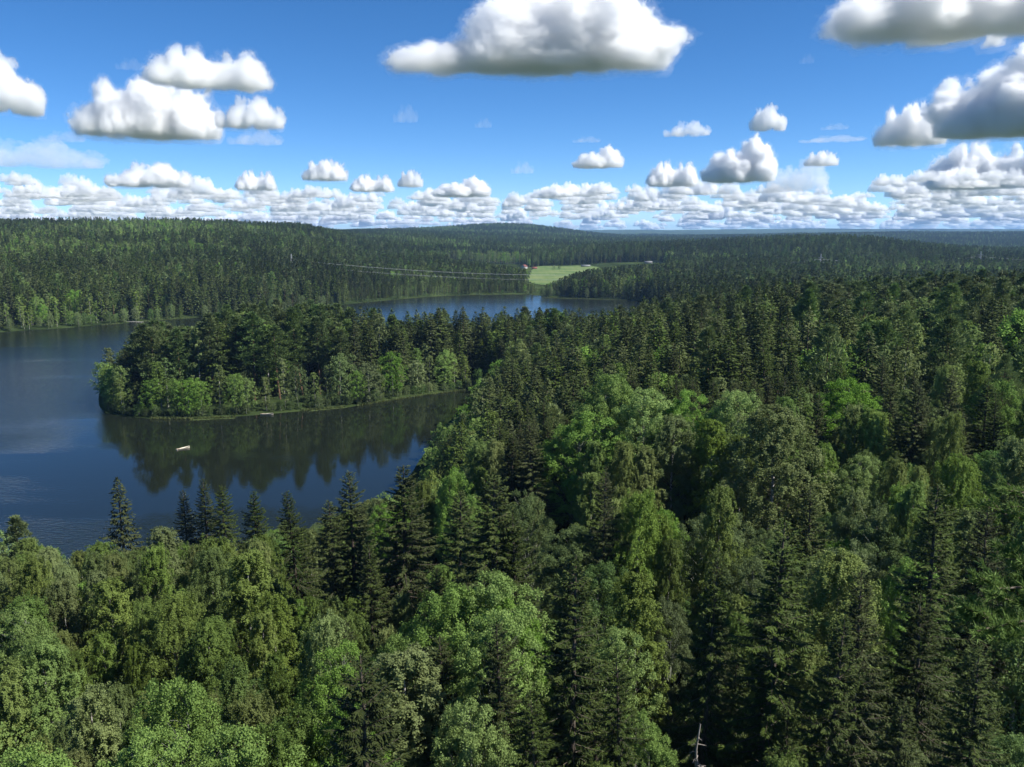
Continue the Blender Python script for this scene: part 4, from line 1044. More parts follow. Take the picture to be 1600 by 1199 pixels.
# the tall pine beside the tower: its boughs reach into the picture from the right
def tower_pine():
    fx, fy = 9.9, 12.2
    z0 = float(height(fx, fy)[0])
    t = empty("pine_tree", (fx, fy, z0), 0); tag(t, "tall pine reaching bright needled boughs in from the right picture edge", "pine")
    Ht = 31.5; g = np.random.default_rng(4)
    zz = np.linspace(0, Ht, 10); tx = .15 * np.sin(zz * .2)
    obj("trunk", [tube(np.stack([tx, 0 * zz, zz], 1), .27 * (1 - zz / Ht) ** .7 + .03, 9)], M['bark_pine'], t, smooth=True)
    bark = []; B = []; D = []; N = []; L = []; T = []
    def tuft(c, d, n_=95, ln=.12):
        d = d / np.linalg.norm(d)
        s_ = g.uniform(-.22, .04, n_)[:, None]
        B.append(c + d * s_ + g.normal(0, .006, (n_, 3))); D.append(d * .9 + g.normal(0, .55, (n_, 3)) + [0, 0, .12]); N.append(g.normal(0, 1, (n_, 3))); L.append(ln * g.uniform(.7, 1.2, n_)); T.append(np.clip(.62 + g.normal(0, .2, n_), 0, 1))
    # boughs: (tip in the frame as u, v, distance) and their start on the trunk
    boughs = [((1570, 766), 12.0), ((1580, 792), 11.6), ((1586, 808), 12.2), ((1556, 920), 11.4), ((1570, 936), 11.8), ((1526, 986), 10.8), ((1548, 998), 11.2), ((1566, 980), 11.5), ((1598, 880), 12.4)]
    for (u, v), dist in boughs:
        q = np.array(on_ray(u, v, dist)) - [fx, fy, z0]
        st = np.array([np.interp(q[2] - .4, zz, tx), 0, q[2] - g.uniform(.5, 1.0)])
        pl = bent(st, q, -.12, 7, g, .03); bark.append(tube(pl, np.linspace(.045, .010, 7), 5))
        tuft(q, pl[-1] - pl[-2] + [0, 0, .05], 90)
        for k in range(13):
            s_ = g.uniform(.35, 1.0) * 5.99; i = int(s_); c = pl[i] + (pl[i + 1] - pl[i]) * (s_ - i)
            f_ = (pl[i + 1] - pl[i]); f_ /= np.linalg.norm(f_); sd_ = np.cross(f_, [0, 0, 1.0]); sd_ /= np.linalg.norm(sd_)
            dr = f_ * g.uniform(.5, 1) + sd_ * g.choice([-1, 1]) * g.uniform(.4, 1) + [0, 0, g.uniform(.05, .4)]; dr /= np.linalg.norm(dr)
            ln = g.uniform(.2, .6); e = c + dr * ln
            bark.append(tube([c, (c + e) / 2 - [0, 0, .02], e], [.012, .009, .006], 3)); tuft(e, dr)
            tuft(c + dr * ln * .6, dr, 44)
            for m_ in range(2):
                d2 = dr + g.normal(0, .5, 3) + [0, 0, .15]; d2 /= np.linalg.norm(d2); e2 = c + dr * ln * g.uniform(.35, .8) + d2 * g.uniform(.12, .28)
                bark.append(tube([c + dr * ln * .4, e2], [.008, .005], 3)); tuft(e2, d2, 52)
    # the rest of its crown, out of the frame
    for k in range(70):
        z = g.uniform(19, Ht - .3); a = g.uniform(-1.25, 1.25); ln = g.uniform(.8, 2.9) * (1.25 - (z - 19) / 14)
        q = np.array([math.cos(a) * ln, math.sin(a) * ln, z + .25 * ln]); st = np.array([np.interp(z, zz, tx), 0, z])
        bark.append(tube(bent(st, q, -.08, 4, g, .03), [.04, .03, .02, .01], 4))
        for m_ in range(7):
            c = st + (q - st) * g.uniform(.45, 1.0); tuft(c + g.normal(0, .18, 3), (q - st) / ln + g.normal(0, .4, 3) + [0, 0, .3], 50, .12)
    B, D, N, L, T = (np.concatenate(q) for q in (B, D, N, L, T))
    v, f = diamonds(B, D, N, L, np.full(len(L), .013))
    obj("bough", bark, M['bark_spruce'], t)
    o = bpy.data.objects.new("crown", mesh_np("tower_pine_needles", [(v, f, 0)], [leaf_mat("near_pine_needles", (0.07, 0.13, 0.03), (0.17, 0.26, 0.06), .3, 0, 0)], attrs={"tint": [np.repeat(T, 4)]})); link(o, t)
tower_pine()

# ------------------------------------------------------------------ every other tree: positions, species, then the largest in view as things and the rest as forest
def front_line(u):
    """highest pixel row the near-shore stand may reach in front of the water"""
    return np.interp(u, [-200, 0, 60, 130, 200, 260, 330, 390, 440, 500, 575, 625, 668, 692, 718, 745, 770, 800], [800, 828, 850, 860, 858, 846, 850, 842, 818, 822, 775, 778, 740, 692, 655, 608, 572, 545])

def scatter():
    X, Y, S = [], [], []
    r = 24.0
    while r < 6500:
        s = np.interp(r, [20, 60, 200, 500, 900, 1600, 2500, 4000, 6500], [3.6, 3.9, 4.9, 5.6, 5.7, 7.0, 9.4, 13, 18])
        half = math.radians(40 if r < 300 else 37)
        n = int(2 * half * r / s)
        a = (np.arange(n) + RNG.uniform(-.45, .45, n)) / n * 2 * half - half
        rr = r + RNG.uniform(-.45, .45, n) * s
        X.append(np.sin(a) * rr); Y.append(np.cos(a) * rr); S.append(np.full(n, s))
        r += s
    return np.concatenate(X), np.concatenate(Y), np.concatenate(S)
X, Y, S = scatter()
SD = np.full(len(X), 1e3); near = np.hypot(X, Y) < 1500
SD[near] = sdf(np.stack([X[near], Y[near]], 1), LAKE)
keep = SD > 1.8
X, Y, S, SD = X[keep], Y[keep], S[keep], SD[keep]
keep = np.ones(len(X), bool)
b = (Y > 800) & (np.abs(X) < 500) & (Y < 3500)
keep[np.where(b)[0][sdf(np.stack([X[b], Y[b]], 1), FIELD) < 4]] = False
# clearings: house plot, line corridors, open shore below the hay field
for cx, cy_, rx, ry in CLEARINGS:
    keep &= ((X - cx) / rx) ** 2 + ((Y - cy_) / ry) ** 2 > 1
X, Y, S, SD = X[keep], Y[keep], S[keep], SD[keep]
D = np.hypot(X, Y); G = height(X, Y, SD)
U0, V0 = project(X, Y, G + 18)
n = len(X)
n1 = vnoise(X, Y, 70, 21); n2 = vnoise(X, Y, 26, 22); n3 = vnoise(X, Y, 190, 23); rn = RNG.random(n); rn2 = RNG.random(n)
# share of each species by place
P = np.zeros((n, 5))           # spruce, pine, birch, aspen, willow
def put(mask, sp, pi, bi, asp, wi):
    P[mask] = (sp, pi, bi, asp, wi)
put(np.ones(n, bool), .55, .15, .22, .06, .02)
put((D < 170) & (U0 < 480), .0, .0, .80, .10, .10)
put((D < 170) & (U0 >= 480) & (U0 < 900), .22, .0, .44, .20, .14)
put((D < 120) & (U0 >= 900), .34, .0, .34, .10, .22)
put((D < 75) & (U0 >= 850), .14, .0, .38, .12, .36)
m = (D >= 75) & (D < 118) & (U0 >= 680); put(m, .05, .0, .42, .14, .39)
m = (D >= 118) & (D < 420) & (U0 >= 770) & (U0 < 1240); put(m, .86, .06, .06, .02, .0)
m = (D >= 118) & (D < 420) & (U0 >= 1240); put(m, .40, .22, .24, .10, .04)
m = (D >= 210) & (D < 420) & (U0 >= 1240); put(m, .34, .48, .12, .06, .0)
m = (D >= 150) & (D < 420) & (U0 < 770) & (U0 > 600) & (Y < 260); put(m, .34, .0, .30, .26, .10)
NORTH = Y > 296 + (X + 148) * .417
pen = NORTH & (D < 480) & (X < 70) & (U0 < 900)
put(pen, .24, .52, .18, .04, .02); put(pen & (U0 > 560), .74, .16, .08, .02, .0); put(pen & (SD < 9), .02, .03, .25, .15, .55)
m = (D >= 420) & (U0 >= 560); put(m, .66, .16, .14, .04, .0)
hill = (D > 480) & (U0 < 700); put(hill, .66, .14, .15, .04, .01)
put(hill & (SD < 25), .34, .10, .42, .04, .10); put(hill & (SD < 9), .10, .0, .55, .05, .30)
put(hill & (D > 1250) & (D < 2300), .42, .14, .34, .1, .0)
put((D > 1500) & (U0 >= 600) & (U0 < 1000), .42, .1, .38, .1, .0)
m = (D > 420) & (n3 > .62); P[m] = P[m] * .45 + np.array([.1, .1, .55, .2, .05]) * .55
m = (D > 420) & (n3 < .3); P[m] = P[m] * .5 + np.array([.9, .1, 0, 0, 0]) * .5
m = (n1 > .6) & (D > 118); P[m, 2:] *= 1.7
m = (n1 < .4) & (D > 118); P[m, 2:] *= .5
P[(n2 > .66) & (D > 118), 0] *= 1.5
P[SD < 13, 1] = 0
m = (SD < 7) & (D > 280); P[m, 4] += .5
m = D > 420; P[m, 2:] *= (2.6 * smoothstep(.46, .66, vnoise(X[m], Y[m], 150, 31)) + .12)[:, None]
P /= P.sum(1, keepdims=True)
KIND = (P.cumsum(1) > rn[:, None]).argmax(1)
KN = ['spruce', 'pine', 'birch', 'aspen', 'willow']
HT = np.array([20.5, 20.5, 17.5, 17.5, 13.0])[KIND] * (0.66 + .54 * rn2)
HT[(SD < 8)] *= .64
HT[pen & (SD > 10) & (SD < 30)] *= 1.0
WS = 0.82 + .34 * RNG.random(n)
FARK = D > 2500
WS[FARK] *= np.interp(D[FARK], [2500, 6500], [1.0, 1.8]); HT[FARK] *= np.interp(D[FARK], [2500, 6500], [1.0, 1.15])
WS *= np.where(KIND == 0, 1.0, .92) * np.interp(D, [110, 260, 600, 1000], [1.0, 1.38, 1.2, 1.02])
HT[pen & (SD > 12)] *= 1.38
HT *= np.interp(D, [110, 300], [1.0, 1.08])
m = (D > 780) & (U0 > 540) & (U0 < 840) & (SD < 70); HT[m] *= np.interp(SD[m], [0, 70], [.4, .95])
# near stand: keep the water and the named trees in sight
keep = (D > 34) & ~((D < 78) & (U0 > 840) & (rn2 > .42)) & ~((D < 82) & (U0 < 480) & (rn2 > .6))
U1, V1 = project(X, Y, G + HT)
nearm = (D < 360) & (U1 < 795) & ~(NORTH)
lim = front_line(U1)
zmax = H + D * 0                                            # height the tip may reach
for _ in range(1):
    # tip row -> height above ground
    yc = (599.5 - lim) / FPX
    tz = (-math.sin(PITCH) + yc * math.cos(PITCH)) / (math.cos(PITCH) + yc * math.sin(PITCH))
    hmax = H + tz * Y - G
HT = np.where(nearm, np.minimum(HT, hmax - 0.4), HT)
keep &= HT > np.where(nearm, 4.5, 3.0)
hollow = (D > 60) & (D < 104) & (U0 > 770) & (U0 < 880)     # the dark hollow left of the bright aspens
keep &= ~hollow
gap2 = (D > 34) & (D < 60) & (U0 > 1010) & (U0 < 1075)
keep &= ~gap2
slot = (D > 70) & (D < 112) & (U0 > 1243) & (U0 < 1285); keep &= ~slot
# the near trees must not cover the named ones: cap tips that project above a row the photo gives to something farther
cap = (D < 75)
capv = np.interp(U1, [0, 200, 400, 600, 700, 850, 1000, 1150, 1300, 1450, 1600], [930, 930, 930, 985, 960, 940, 960, 960, 940, 960, 960])
yc = (599.5 - capv) / FPX
hm = H + (-math.sin(PITCH) + yc * math.cos(PITCH)) / (math.cos(PITCH) + yc * math.sin(PITCH)) * Y - G
HT = np.where(cap, np.minimum(HT, hm), HT); keep &= HT > 4
cap = (D < 122) & (U0 > 420) & (U0 < 830) & (U1 < 830)
yc = (599.5 - np.interp(U1, [420, 450, 620, 660, 830], [880, 935, 935, 885, 885])) / FPX
hm = H + (-math.sin(PITCH) + yc * math.cos(PITCH)) / (math.cos(PITCH) + yc * math.sin(PITCH)) * Y - G
HT = np.where(cap, np.minimum(HT, hm), HT); keep &= HT > 4
cap = (D >= 104) & (D < 165) & (U0 > 850) & (U0 < 1200)
yc = (599.5 - 588) / FPX
hm = H + (-math.sin(PITCH) + yc * math.cos(PITCH)) / (math.cos(PITCH) + yc * math.sin(PITCH)) * Y - G
HT = np.where(cap, np.minimum(HT, hm), HT); keep &= HT > 4
keep &= ~((D >= 96) & (D < 124) & (U0 > 860) & (U0 < 1190))
cap = (D >= 75) & (D < 104) & (U0 > 880)
yc = (599.5 - 690) / FPX
hm = H + (-math.sin(PITCH) + yc * math.cos(PITCH)) / (math.cos(PITCH) + yc * math.sin(PITCH)) * Y - G
HT = np.where(cap, np.minimum(HT, hm), HT); keep &= HT > 4
def cap_rows(mask, rows, slack=0.0):
    global HT, keep
    yc_ = (599.5 - (rows + slack)) / FPX
    hm_ = H + (-math.sin(PITCH) + yc_ * math.cos(PITCH)) / (math.cos(PITCH) + yc_ * math.sin(PITCH)) * Y - G
    HT = np.where(mask, np.minimum(HT, hm_), HT); keep &= ~mask | (HT > 3.0)
jit = 26 * RNG.random(n) ** 1.5
cap_rows(pen | ((D > 250) & (D < 640) & (U0 > 700) & (U0 < 1000)), np.interp(U1, [140, 165, 240, 300, 340, 380, 470, 560, 650, 760, 820, 950, 1000], [560, 555, 498, 512, 482, 472, 468, 480, 484, 478, 480, 482, 468]) + jit)
cap_rows((D > 640) & (D < 1500) & (U0 > 835) & (U0 < 1040) & (Y < 1400), np.interp(U1, [835, 850, 870, 890, 905, 920, 950, 1000, 1040], [450, 446, 437, 429, 424, 420, 417, 413, 411]) + jit * .3)
cap_rows((D > 640) & (D < 1400) & (U0 > 822) & (U0 < 852), 441 + 0 * U1 + jit * .3)
cap_rows((D > 640) & (D < 1500) & (U0 > 700) & (U0 <= 822), np.interp(U1, [700, 760, 800, 826, 835], [404, 410, 416, 420, 424]) + jit * .3)
PL = np.array(PLACED)
for s in range(0, n, 20000):
    sl = slice(s, s + 20000)
    dd = np.hypot(X[sl, None] - PL[None, :, 0], Y[sl, None] - PL[None, :, 1])
    keep[sl] &= (dd > (PL[None, :, 2] * .72 + 0.9)).all(1)
X, Y, S, SD, D, G, KIND, HT, WS = (a[keep] for a in (X, Y, S, SD, D, G, KIND, HT, WS))
# what can be seen past the crowns in front
order = np.argsort(D)
AZ = ((np.arctan2(X, Y) + math.radians(45)) / math.radians(90) * 1800).astype(int).clip(0, 1799)
best = np.full(1802, -9.0); show = np.zeros(len(X)); 
for i in order:
    w = max(1, int(1.6 / D[i] / math.radians(.05)))
    a = AZ[i]; lo, hi = max(a - w, 0), min(a + w + 1, 1800)
    top = (G[i] + HT[i] - H) / D[i]; low = (G[i] + .72 * HT[i] - H) / D[i]
    cur = best[lo:hi].min()
    show[i] = top - cur
    np.maximum(best[lo:hi], low, out=best[lo:hi])
vis = show > -np.interp(D, [0, 300, 1500, 6000], [.12, .03, .006, .002])
X, Y, S, SD, D, G, KIND, HT, WS, show = (a[vis] for a in (X, Y, S, SD, D, G, KIND, HT, WS, show))
U1, V1 = project(X, Y, G + HT)
inframe = (U1 > -20) & (U1 < 1620) & (V1 < 1215)
print("trees kept", len(X))

MARKS = [(185, 790, "near the lone shore spruce"), (317, 800, "near the spruce trio"), (396, 810, "near the ragged brown tipped spruce"), (463, 810, "near the clear tipped narrow spruce"), (545, 800, "near the tall slim shore spruce"),
 (628, 800, "near the broad shore spruce"), (764, 800, "near the big brown topped spruce"), (20, 850, "near the blue green pine"), (85, 1030, "near the broad yellow olive birch"), (380, 900, "near the large grey green birch"),
 (280, 1090, "near the bright pointed aspen"), (625, 1080, "near the big weeping birch"), (728, 930, "near the twin green aspens"), (520, 990, "near the flat topped birch pair"), (897, 930, "near the large olive spruce"),
 (1107, 870, "near the very thin dark spruce"), (1215, 870, "near the twiggy broad spruce"), (1277, 790, "near the lone dark spruce"), (1300, 900, "near the domed olive birch"), (1472, 830, "near the tallest foreground spruce"),
 (1460, 1000, "near the bushy fresh green spruce"), (1140, 1060, "near the small yellow green spruce"), (1545, 1060, "under the tower pine's boughs"), (905, 690, "below the leftmost bright aspen"), (985, 720, "below the tallest bright aspen"),
 (1140, 690, "below the domed bright aspen"), (1210, 700, "near the large pale olive birch"), (1265, 700, "beside the dark slot"), (1340, 690, "near the reddish olive birch"), (1470, 690, "near the round willow dome"), (1570, 760, "above the tower pine's boughs"),
 (830, 760, "at the dark hollow"), (690, 720, "near the inlet's mouth"), (600, 800, "near the lake's edge"), (1000, 800, "above the pale domed willow"), (1100, 760, "in the low willow belt")]
def zone(i):
    u, d = U1[i], D[i]
    if d < 128 or (d < 175 and u < 780):
        q = min(MARKS, key=lambda m_: (m_[0] - u) ** 2 + (m_[1] - V1[i] - 25) ** 2)
        return q[2], "trees " + q[2]
    if Y[i] > 296 + (X[i] + 148) * .417 and d < 480 and X[i] < 70 and u < 900:
        if u < 330: return "on the tip of the peninsula", "trees on the peninsula's tip"
        if u < 560: return "in the middle of the peninsula", "trees in the middle of the peninsula"
        return "where the peninsula joins the mainland", "trees at the root of the peninsula"
    if d > 480 and u < 560: return "on the hillside across the lake", "trees on the hillside across the lake"
    if d > 480 and u < 1000: return "in the woods around the back pond", "trees around the back pond"
    if d > 420: return "in the wide forest towards the far pylons", "trees of the wide forest towards the pylons"
    if d < 75 and u < 480: return "in the birch stand at the lower left", "trees of the lower left birch stand"
    if d < 175 and u < 480: return "in the birch stand along the near shore", "trees of the near shore birch stand"
    if d < 75 and u < 900: return "around the big weeping birch", "trees around the weeping birch"
    if d < 175 and u < 780: return "behind the row of shore spruces", "trees behind the shore spruces"
    if d < 75: return "among the big foreground spruces", "trees among the big foreground spruces"
    if d < 122 and u < 1240: return "in the mixed stand below the bright aspens", "trees below the bright aspens"
    if d < 122: return "around the round willow dome", "trees around the round willow dome"
    if u < 780: return "on the slope above the inlet", "trees on the slope above the inlet"
    if u < 1020: return "in the wood behind the tallest bright aspen", "trees behind the tallest bright aspen"
    if u < 1240: return "in the dark wood behind the domed bright aspen", "trees behind the domed bright aspen"
    if d < 210: return "on the wooded rise behind the dark slot", "trees on the rise behind the dark slot"
    return "on the rise's crest before the far pylons", "trees on the crest of the wooded rise"
LOOK = {'spruce': ["dark pointed spruce", "slim dark spruce", "broad dark spruce"], 'pine': ["dull green pine", "slim dull green pine", "broad pine with layered crown"],
        'birch': ["olive green birch", "slim olive birch", "broad olive birch"], 'aspen': ["leafy green aspen", "slim green aspen", "broad green aspen"],
        'willow': ["low grey green willow", "slim grey green willow", "broad grey green willow"]}
single = np.zeros(len(X), bool)
for k, name in enumerate(KN):
    c = np.where((KIND == k) & inframe & (show > -0.004 - 2.2 / D * .35))[0]
    c = c[np.argsort(-(HT[c] * np.minimum(1, .3 + np.maximum(0, show[c]) * D[c] / HT[c]) / D[c]))]
    quota = 300 - COUNT[name]
    single[c[:quota]] = True
groups = {}
for i in np.where(single)[0]:
    z, gname = zone(i); groups.setdefault((KN[KIND[i]], z, gname), []).append(i)
for (kname, z, gname), ids in groups.items():
    ids = np.array(ids); h = HT[ids]
    used = {}
    def first(i, txt): used.setdefault(int(i), txt)
    if len(ids) > 3:
        k0 = LOOK[kname][0]
        first(ids[np.argmax(h)], f"tallest {k0} {z}")
        first(ids[np.argmin(h)], f"shortest {k0} {z}")
        first(ids[np.argmin(D[ids])], f"nearest {k0} {z}")
        first(ids[np.argmax(D[ids])], f"farthest {k0} {z}")
        first(ids[np.argmin(U1[ids])], f"leftmost {k0} {z}")
        first(ids[np.argmax(U1[ids])], f"rightmost {k0} {z}")
        first(ids[np.argmax(WS[ids] * h)], f"widest crowned {k0} {z}")
        if D[ids].max() < 1000: first(ids[np.argmin(SD[ids])], f"{k0} closest to the water {z}")
    hm = np.median(h)
    for i in ids:
        w = WS[i]; lk = LOOK[kname][1 if w < .92 else 2 if w > 1.06 else 0]
        lab = used.get(int(i)) or f"{'taller' if HT[i] > hm else 'shorter'} {lk} {z}"
        plant(kname, X[i], Y[i], HT[i], WS[i], lab, gname)

# ------------------------------------------------------------------ the rest of each kind: one forest object of instances
def scatter_nodes(o, pc):
    """instances of the collection's objects on o's points, by the attributes which, size and turn."""
    ng = bpy.data.node_groups.new(o.name + "_placing", 'GeometryNodeTree')
    ng.interface.new_socket("Geometry", in_out='INPUT', socket_type='NodeSocketGeometry')
    ng.interface.new_socket("Geometry", in_out='OUTPUT', socket_type='NodeSocketGeometry')
    N, Lk = ng.nodes, ng.links
    gi, go = N.new("NodeGroupInput"), N.new("NodeGroupOutput")
    ci = N.new("GeometryNodeCollectionInfo"); ci.inputs['Collection'].default_value = pc; ci.inputs['Separate Children'].default_value = True; ci.inputs['Reset Children'].default_value = True
    iop = N.new("GeometryNodeInstanceOnPoints"); iop.inputs['Pick Instance'].default_value = True
    def attr(nm, tp):
        q = N.new("GeometryNodeInputNamedAttribute"); q.data_type = tp; q.inputs['Name'].default_value = nm; return q.outputs['Attribute']
    cx = N.new("ShaderNodeCombineXYZ"); Lk.new(attr("turn", 'FLOAT'), cx.inputs['Z'])
    Lk.new(gi.outputs[0], iop.inputs['Points']); Lk.new(ci.outputs[0], iop.inputs['Instance'])
    Lk.new(attr("which", 'INT'), iop.inputs['Instance Index']); Lk.new(attr("size", 'FLOAT_VECTOR'), iop.inputs['Scale'])
    e2r = N.new("FunctionNodeEulerToRotation"); Lk.new(cx.outputs[0], e2r.inputs[0]); Lk.new(e2r.outputs[0], iop.inputs['Rotation'])
    Lk.new(iop.outputs[0], go.inputs[0])
    md = o.modifiers.new("planting", 'NODES'); md.node_group = ng

def forest(kname, ids):
    k = KN.index(kname)
    pc = bpy.data.collections.new(kname + "_stock")           # not linked to the scene
    protos = []
    for lod in ('mid', 'low'):
        for tm, cm in PROTO[lod][kname]:
            bmx = bmesh.new(); bmx.from_mesh(cm)
            nm = len(cm.materials); fl = bmx.faces.layers
            bmx.from_mesh(tm)
            ncf = len(cm.polygons)
            bmx.faces.ensure_lookup_table()
            for f in bmx.faces[ncf:]: f.material_index = nm
            me = bpy.data.meshes.new(f"{kname}_{lod}_whole"); bmx.to_mesh(me); bmx.free()
            for mm in cm.materials: me.materials.append(mm)
            me.materials.append(tm.materials[0])
            o = bpy.data.objects.new(f"{len(protos):02d}_{kname}", me); pc.objects.link(o); protos.append(lod)
    nmid = protos.count('mid'); nlow = len(protos) - nmid
    me = bpy.data.meshes.new(kname + "_forest")
    me.vertices.add(len(ids))
    co = np.stack([X[ids], Y[ids], G[ids] - .2], 1)
    me.vertices.foreach_set("co", co.astype(np.float32).ravel())
    a = me.attributes.new("which", 'INT', 'POINT')
    r = RNG.integers(0, 1000, len(ids))
    a.data.foreach_set("value", np.where(D[ids] < 560, r % nmid, nmid + r % nlow).astype(np.int32))
    a = me.attributes.new("size", 'FLOAT_VECTOR', 'POINT')
    s = HT[ids] / REF_H[kname]
    a.data.foreach_set("vector", np.stack([s * WS[ids], s * WS[ids], s], 1).astype(np.float32).ravel())
    a = me.attributes.new("turn", 'FLOAT', 'POINT'); a.data.foreach_set("value", RNG.uniform(0, 6.28, len(ids)).astype(np.float32))
    o = link(bpy.data.objects.new(kname + "_forest", me))
    scatter_nodes(o, pc)
    tag(o, f"mass of {kname} trees covering the land beyond the ones that stand out", "forest", None, 'stuff')
for k, name in enumerate(KN):
    ids = np.where((KIND == k) & ~single)[0]
    if len(ids): forest(name, ids)
print("things", COUNT)

# ------------------------------------------------------------------ clouds: closed cauliflower hulls filled with an even white mist
def cloud_mat(name, dens, g=.6):
    m = bpy.data.materials.new(name); m.use_nodes = True
    n, l = m.node_tree.nodes, m.node_tree.links
    n.remove(n["Principled BSDF"])
    v = n.new("ShaderNodeVolumePrincipled")
    v.inputs['Color'].default_value = (1, 1, 1, 1); v.inputs['Density'].default_value = dens; v.inputs['Anisotropy'].default_value = g
    v.inputs['Density Attribute'].default_value = ""
    l.new(v.outputs[0], n["Material Output"].inputs['Volume'])
    return m
M['cloud'] = cloud_mat("cloud_mist", 0.021)
M['cloud_mid'] = cloud_mat("cloud_mist_middle", 0.018)
M['cloud_far'] = cloud_mat("cloud_mist_distant", 0.0075, .1)
M['cloud_fringe'] = cloud_mat("cloud_mist_fringe", 0.012)
M['cloud_wisp'] = cloud_mat("cloud_mist_wisp", 0.0012, .2)
M['cloud_thin'] = cloud_mat("cloud_mist_thin", 0.0022, .1)
CLOUD_BASE = 1150.0
EARTH2R = 2 * 6371000.0

def gnoise3(p, seed=0):
    """gradient noise at many points, about -0.7..0.7."""
    p = np.asarray(p, float) + seed * 7.31
    i = np.floor(p).astype(np.int64); f = p - i
    u = f * f * f * (f * (f * 6 - 15) + 10)
    out = 0.0
    for dx in (0, 1):
        for dy in (0, 1):
            for dz in (0, 1):
                h = ((i[:, 0] + dx) * 374761393 + (i[:, 1] + dy) * 668265263 + (i[:, 2] + dz) * 2147483647 + seed * 1013) & 0xFFFFFFFF
                h = ((h ^ (h >> 13)) * 1274126177) & 0xFFFFFFFF; h ^= h >> 16
                gx = (h & 255) / 127.5 - 1; gy = ((h >> 8) & 255) / 127.5 - 1; gz = ((h >> 16) & 255) / 127.5 - 1
                w = (u[:, 0] if dx else 1 - u[:, 0]) * (u[:, 1] if dy else 1 - u[:, 1]) * (u[:, 2] if dz else 1 - u[:, 2])
                out = out + w * (gx * (f[:, 0] - dx) + gy * (f[:, 1] - dy) + gz * (f[:, 2] - dz))
    return out

def cloud_mesh(seed, hr=.42, profile=None, nbase=9, voxel=.0085, depth=.45, rough=1.0, fringe=.002):
    """unit-wide cumulus: x in -0.5..0.5, flattish foot at z=0. profile: (x, height) of its tops, relative to hr.
    Returns (dense core mesh, thin fringe mesh): two closed iso-surfaces of one lumpy field."""
    g = random.Random(seed)
    prof = profile or [(-.5, .25), (-.3, .7), (-.05, 1.0), (.2, .8), (.38, .55), (.5, .2)]
    px, ph = zip(*prof)
    S = []
    for i in range(nbase * 3):
        x = g.uniform(-.45, .45); y = g.gauss(0, depth * .28)
        top = float(np.interp(x, px, ph)) * hr * math.exp(-(y / depth) ** 2 * 2)
        r = min(.5 * top + .012, .15) * g.uniform(.7, 1.05)
        z = g.uniform(r * .35, max(r * .36, top - r))
        S.append((x, y, z, r))
    for x, y, z, r in list(S):
        for k in range(7):
            a = g.uniform(0, 6.28); e = g.uniform(-.15, 1.5)
            d = (math.cos(a) * math.cos(e), math.sin(a) * math.cos(e), math.sin(e))
            q = r * g.uniform(.28, .5)
            c = (x + d[0] * r * .9, y + d[1] * r * .9, z + d[2] * r * .9)
            S.append((*c, q))
            for _ in range(2):
                a2 = a + g.gauss(0, .7); e2 = e + g.gauss(0, .6)
                d2 = (math.cos(a2) * math.cos(e2), math.sin(a2) * math.cos(e2), math.sin(e2))
                S.append((c[0] + d2[0] * q * .95, c[1] + d2[1] * q * .95, c[2] + d2[2] * q * .95, q * g.uniform(.35, .6)))
    S = np.array(S); pad = .07
    lo = (S[:, :3] - S[:, 3:]).min(0) - pad; hi = (S[:, :3] + S[:, 3:]).max(0) + pad
    lo[2] = max(lo[2], -.07)
    nn = np.ceil((hi - lo) / voxel).astype(int) + 1
    F = np.full(nn, .2, np.float32)
    ax = [lo[k] + np.arange(nn[k]) * voxel for k in range(3)]
    for x, y, z, r in S:
        m = r + .085
        sl = []
        for k, c in enumerate((x, y, z)):
            i0 = max(0, int((c - m - lo[k]) / voxel)); i1 = min(nn[k], int((c + m - lo[k]) / voxel) + 2); sl.append(slice(i0, i1))
        dx = (ax[0][sl[0]] - x)[:, None, None]; dy = (ax[1][sl[1]] - y)[None, :, None]; dz = (ax[2][sl[2]] - z)[None, None, :]
        d = (np.sqrt(dx * dx + dy * dy + dz * dz) - r).astype(np.float32)
        v = F[tuple(sl)]; np.minimum(v, d, out=v)
    base = (.012 - ax[2])[None, None, :].astype(np.float32)           # the foot: cut near the condensation level
    F = np.maximum(F, base * .8)
    band = (F < .085) & (F > -.085)
    idx = np.argwhere(band); P = lo + idx * voxel
    nz = np.zeros(len(P))
    for fr, am, bill in ((5, .050, 0), (11, .036, 0), (23, .042, 1), (47, .042, 1), (92, .034, 0)):
        if .45 / fr < voxel: continue
        q = gnoise3(P * fr, seed)
        nz += am * rough * ((np.abs(q) - .2) * 1.5 if bill else q)
    soft = np.clip(.35 + P[:, 2] / (.18 * hr + .02), .35, 1)
    F[band] += (nz * soft).astype(np.float32)
    F[0], F[-1], F[:, 0], F[:, -1], F[:, :, 0], F[:, :, -1] = (.2,) * 6
    out = []
    for iso in (-.008, fringe, fringe + .022):
        gr = openvdb.FloatGrid(background=.2); gr.copyFromArray(F)
        p, q = gr.convertToQuads(iso)
        out.append(mesh_np("cloud_hull", [(lo + np.asarray(p) * voxel, np.asarray(q, np.int32), 0)]))
    xs_ = np.asarray([v_.co.x for v_ in out[1].vertices]); out[1]['x0'] = float(xs_.min()); out[1]['wd'] = float(xs_.max() - xs_.min())
    out[1]['ht'] = float(np.quantile(np.asarray([v_.co.z for v_ in out[0].vertices]), .995))
    return out

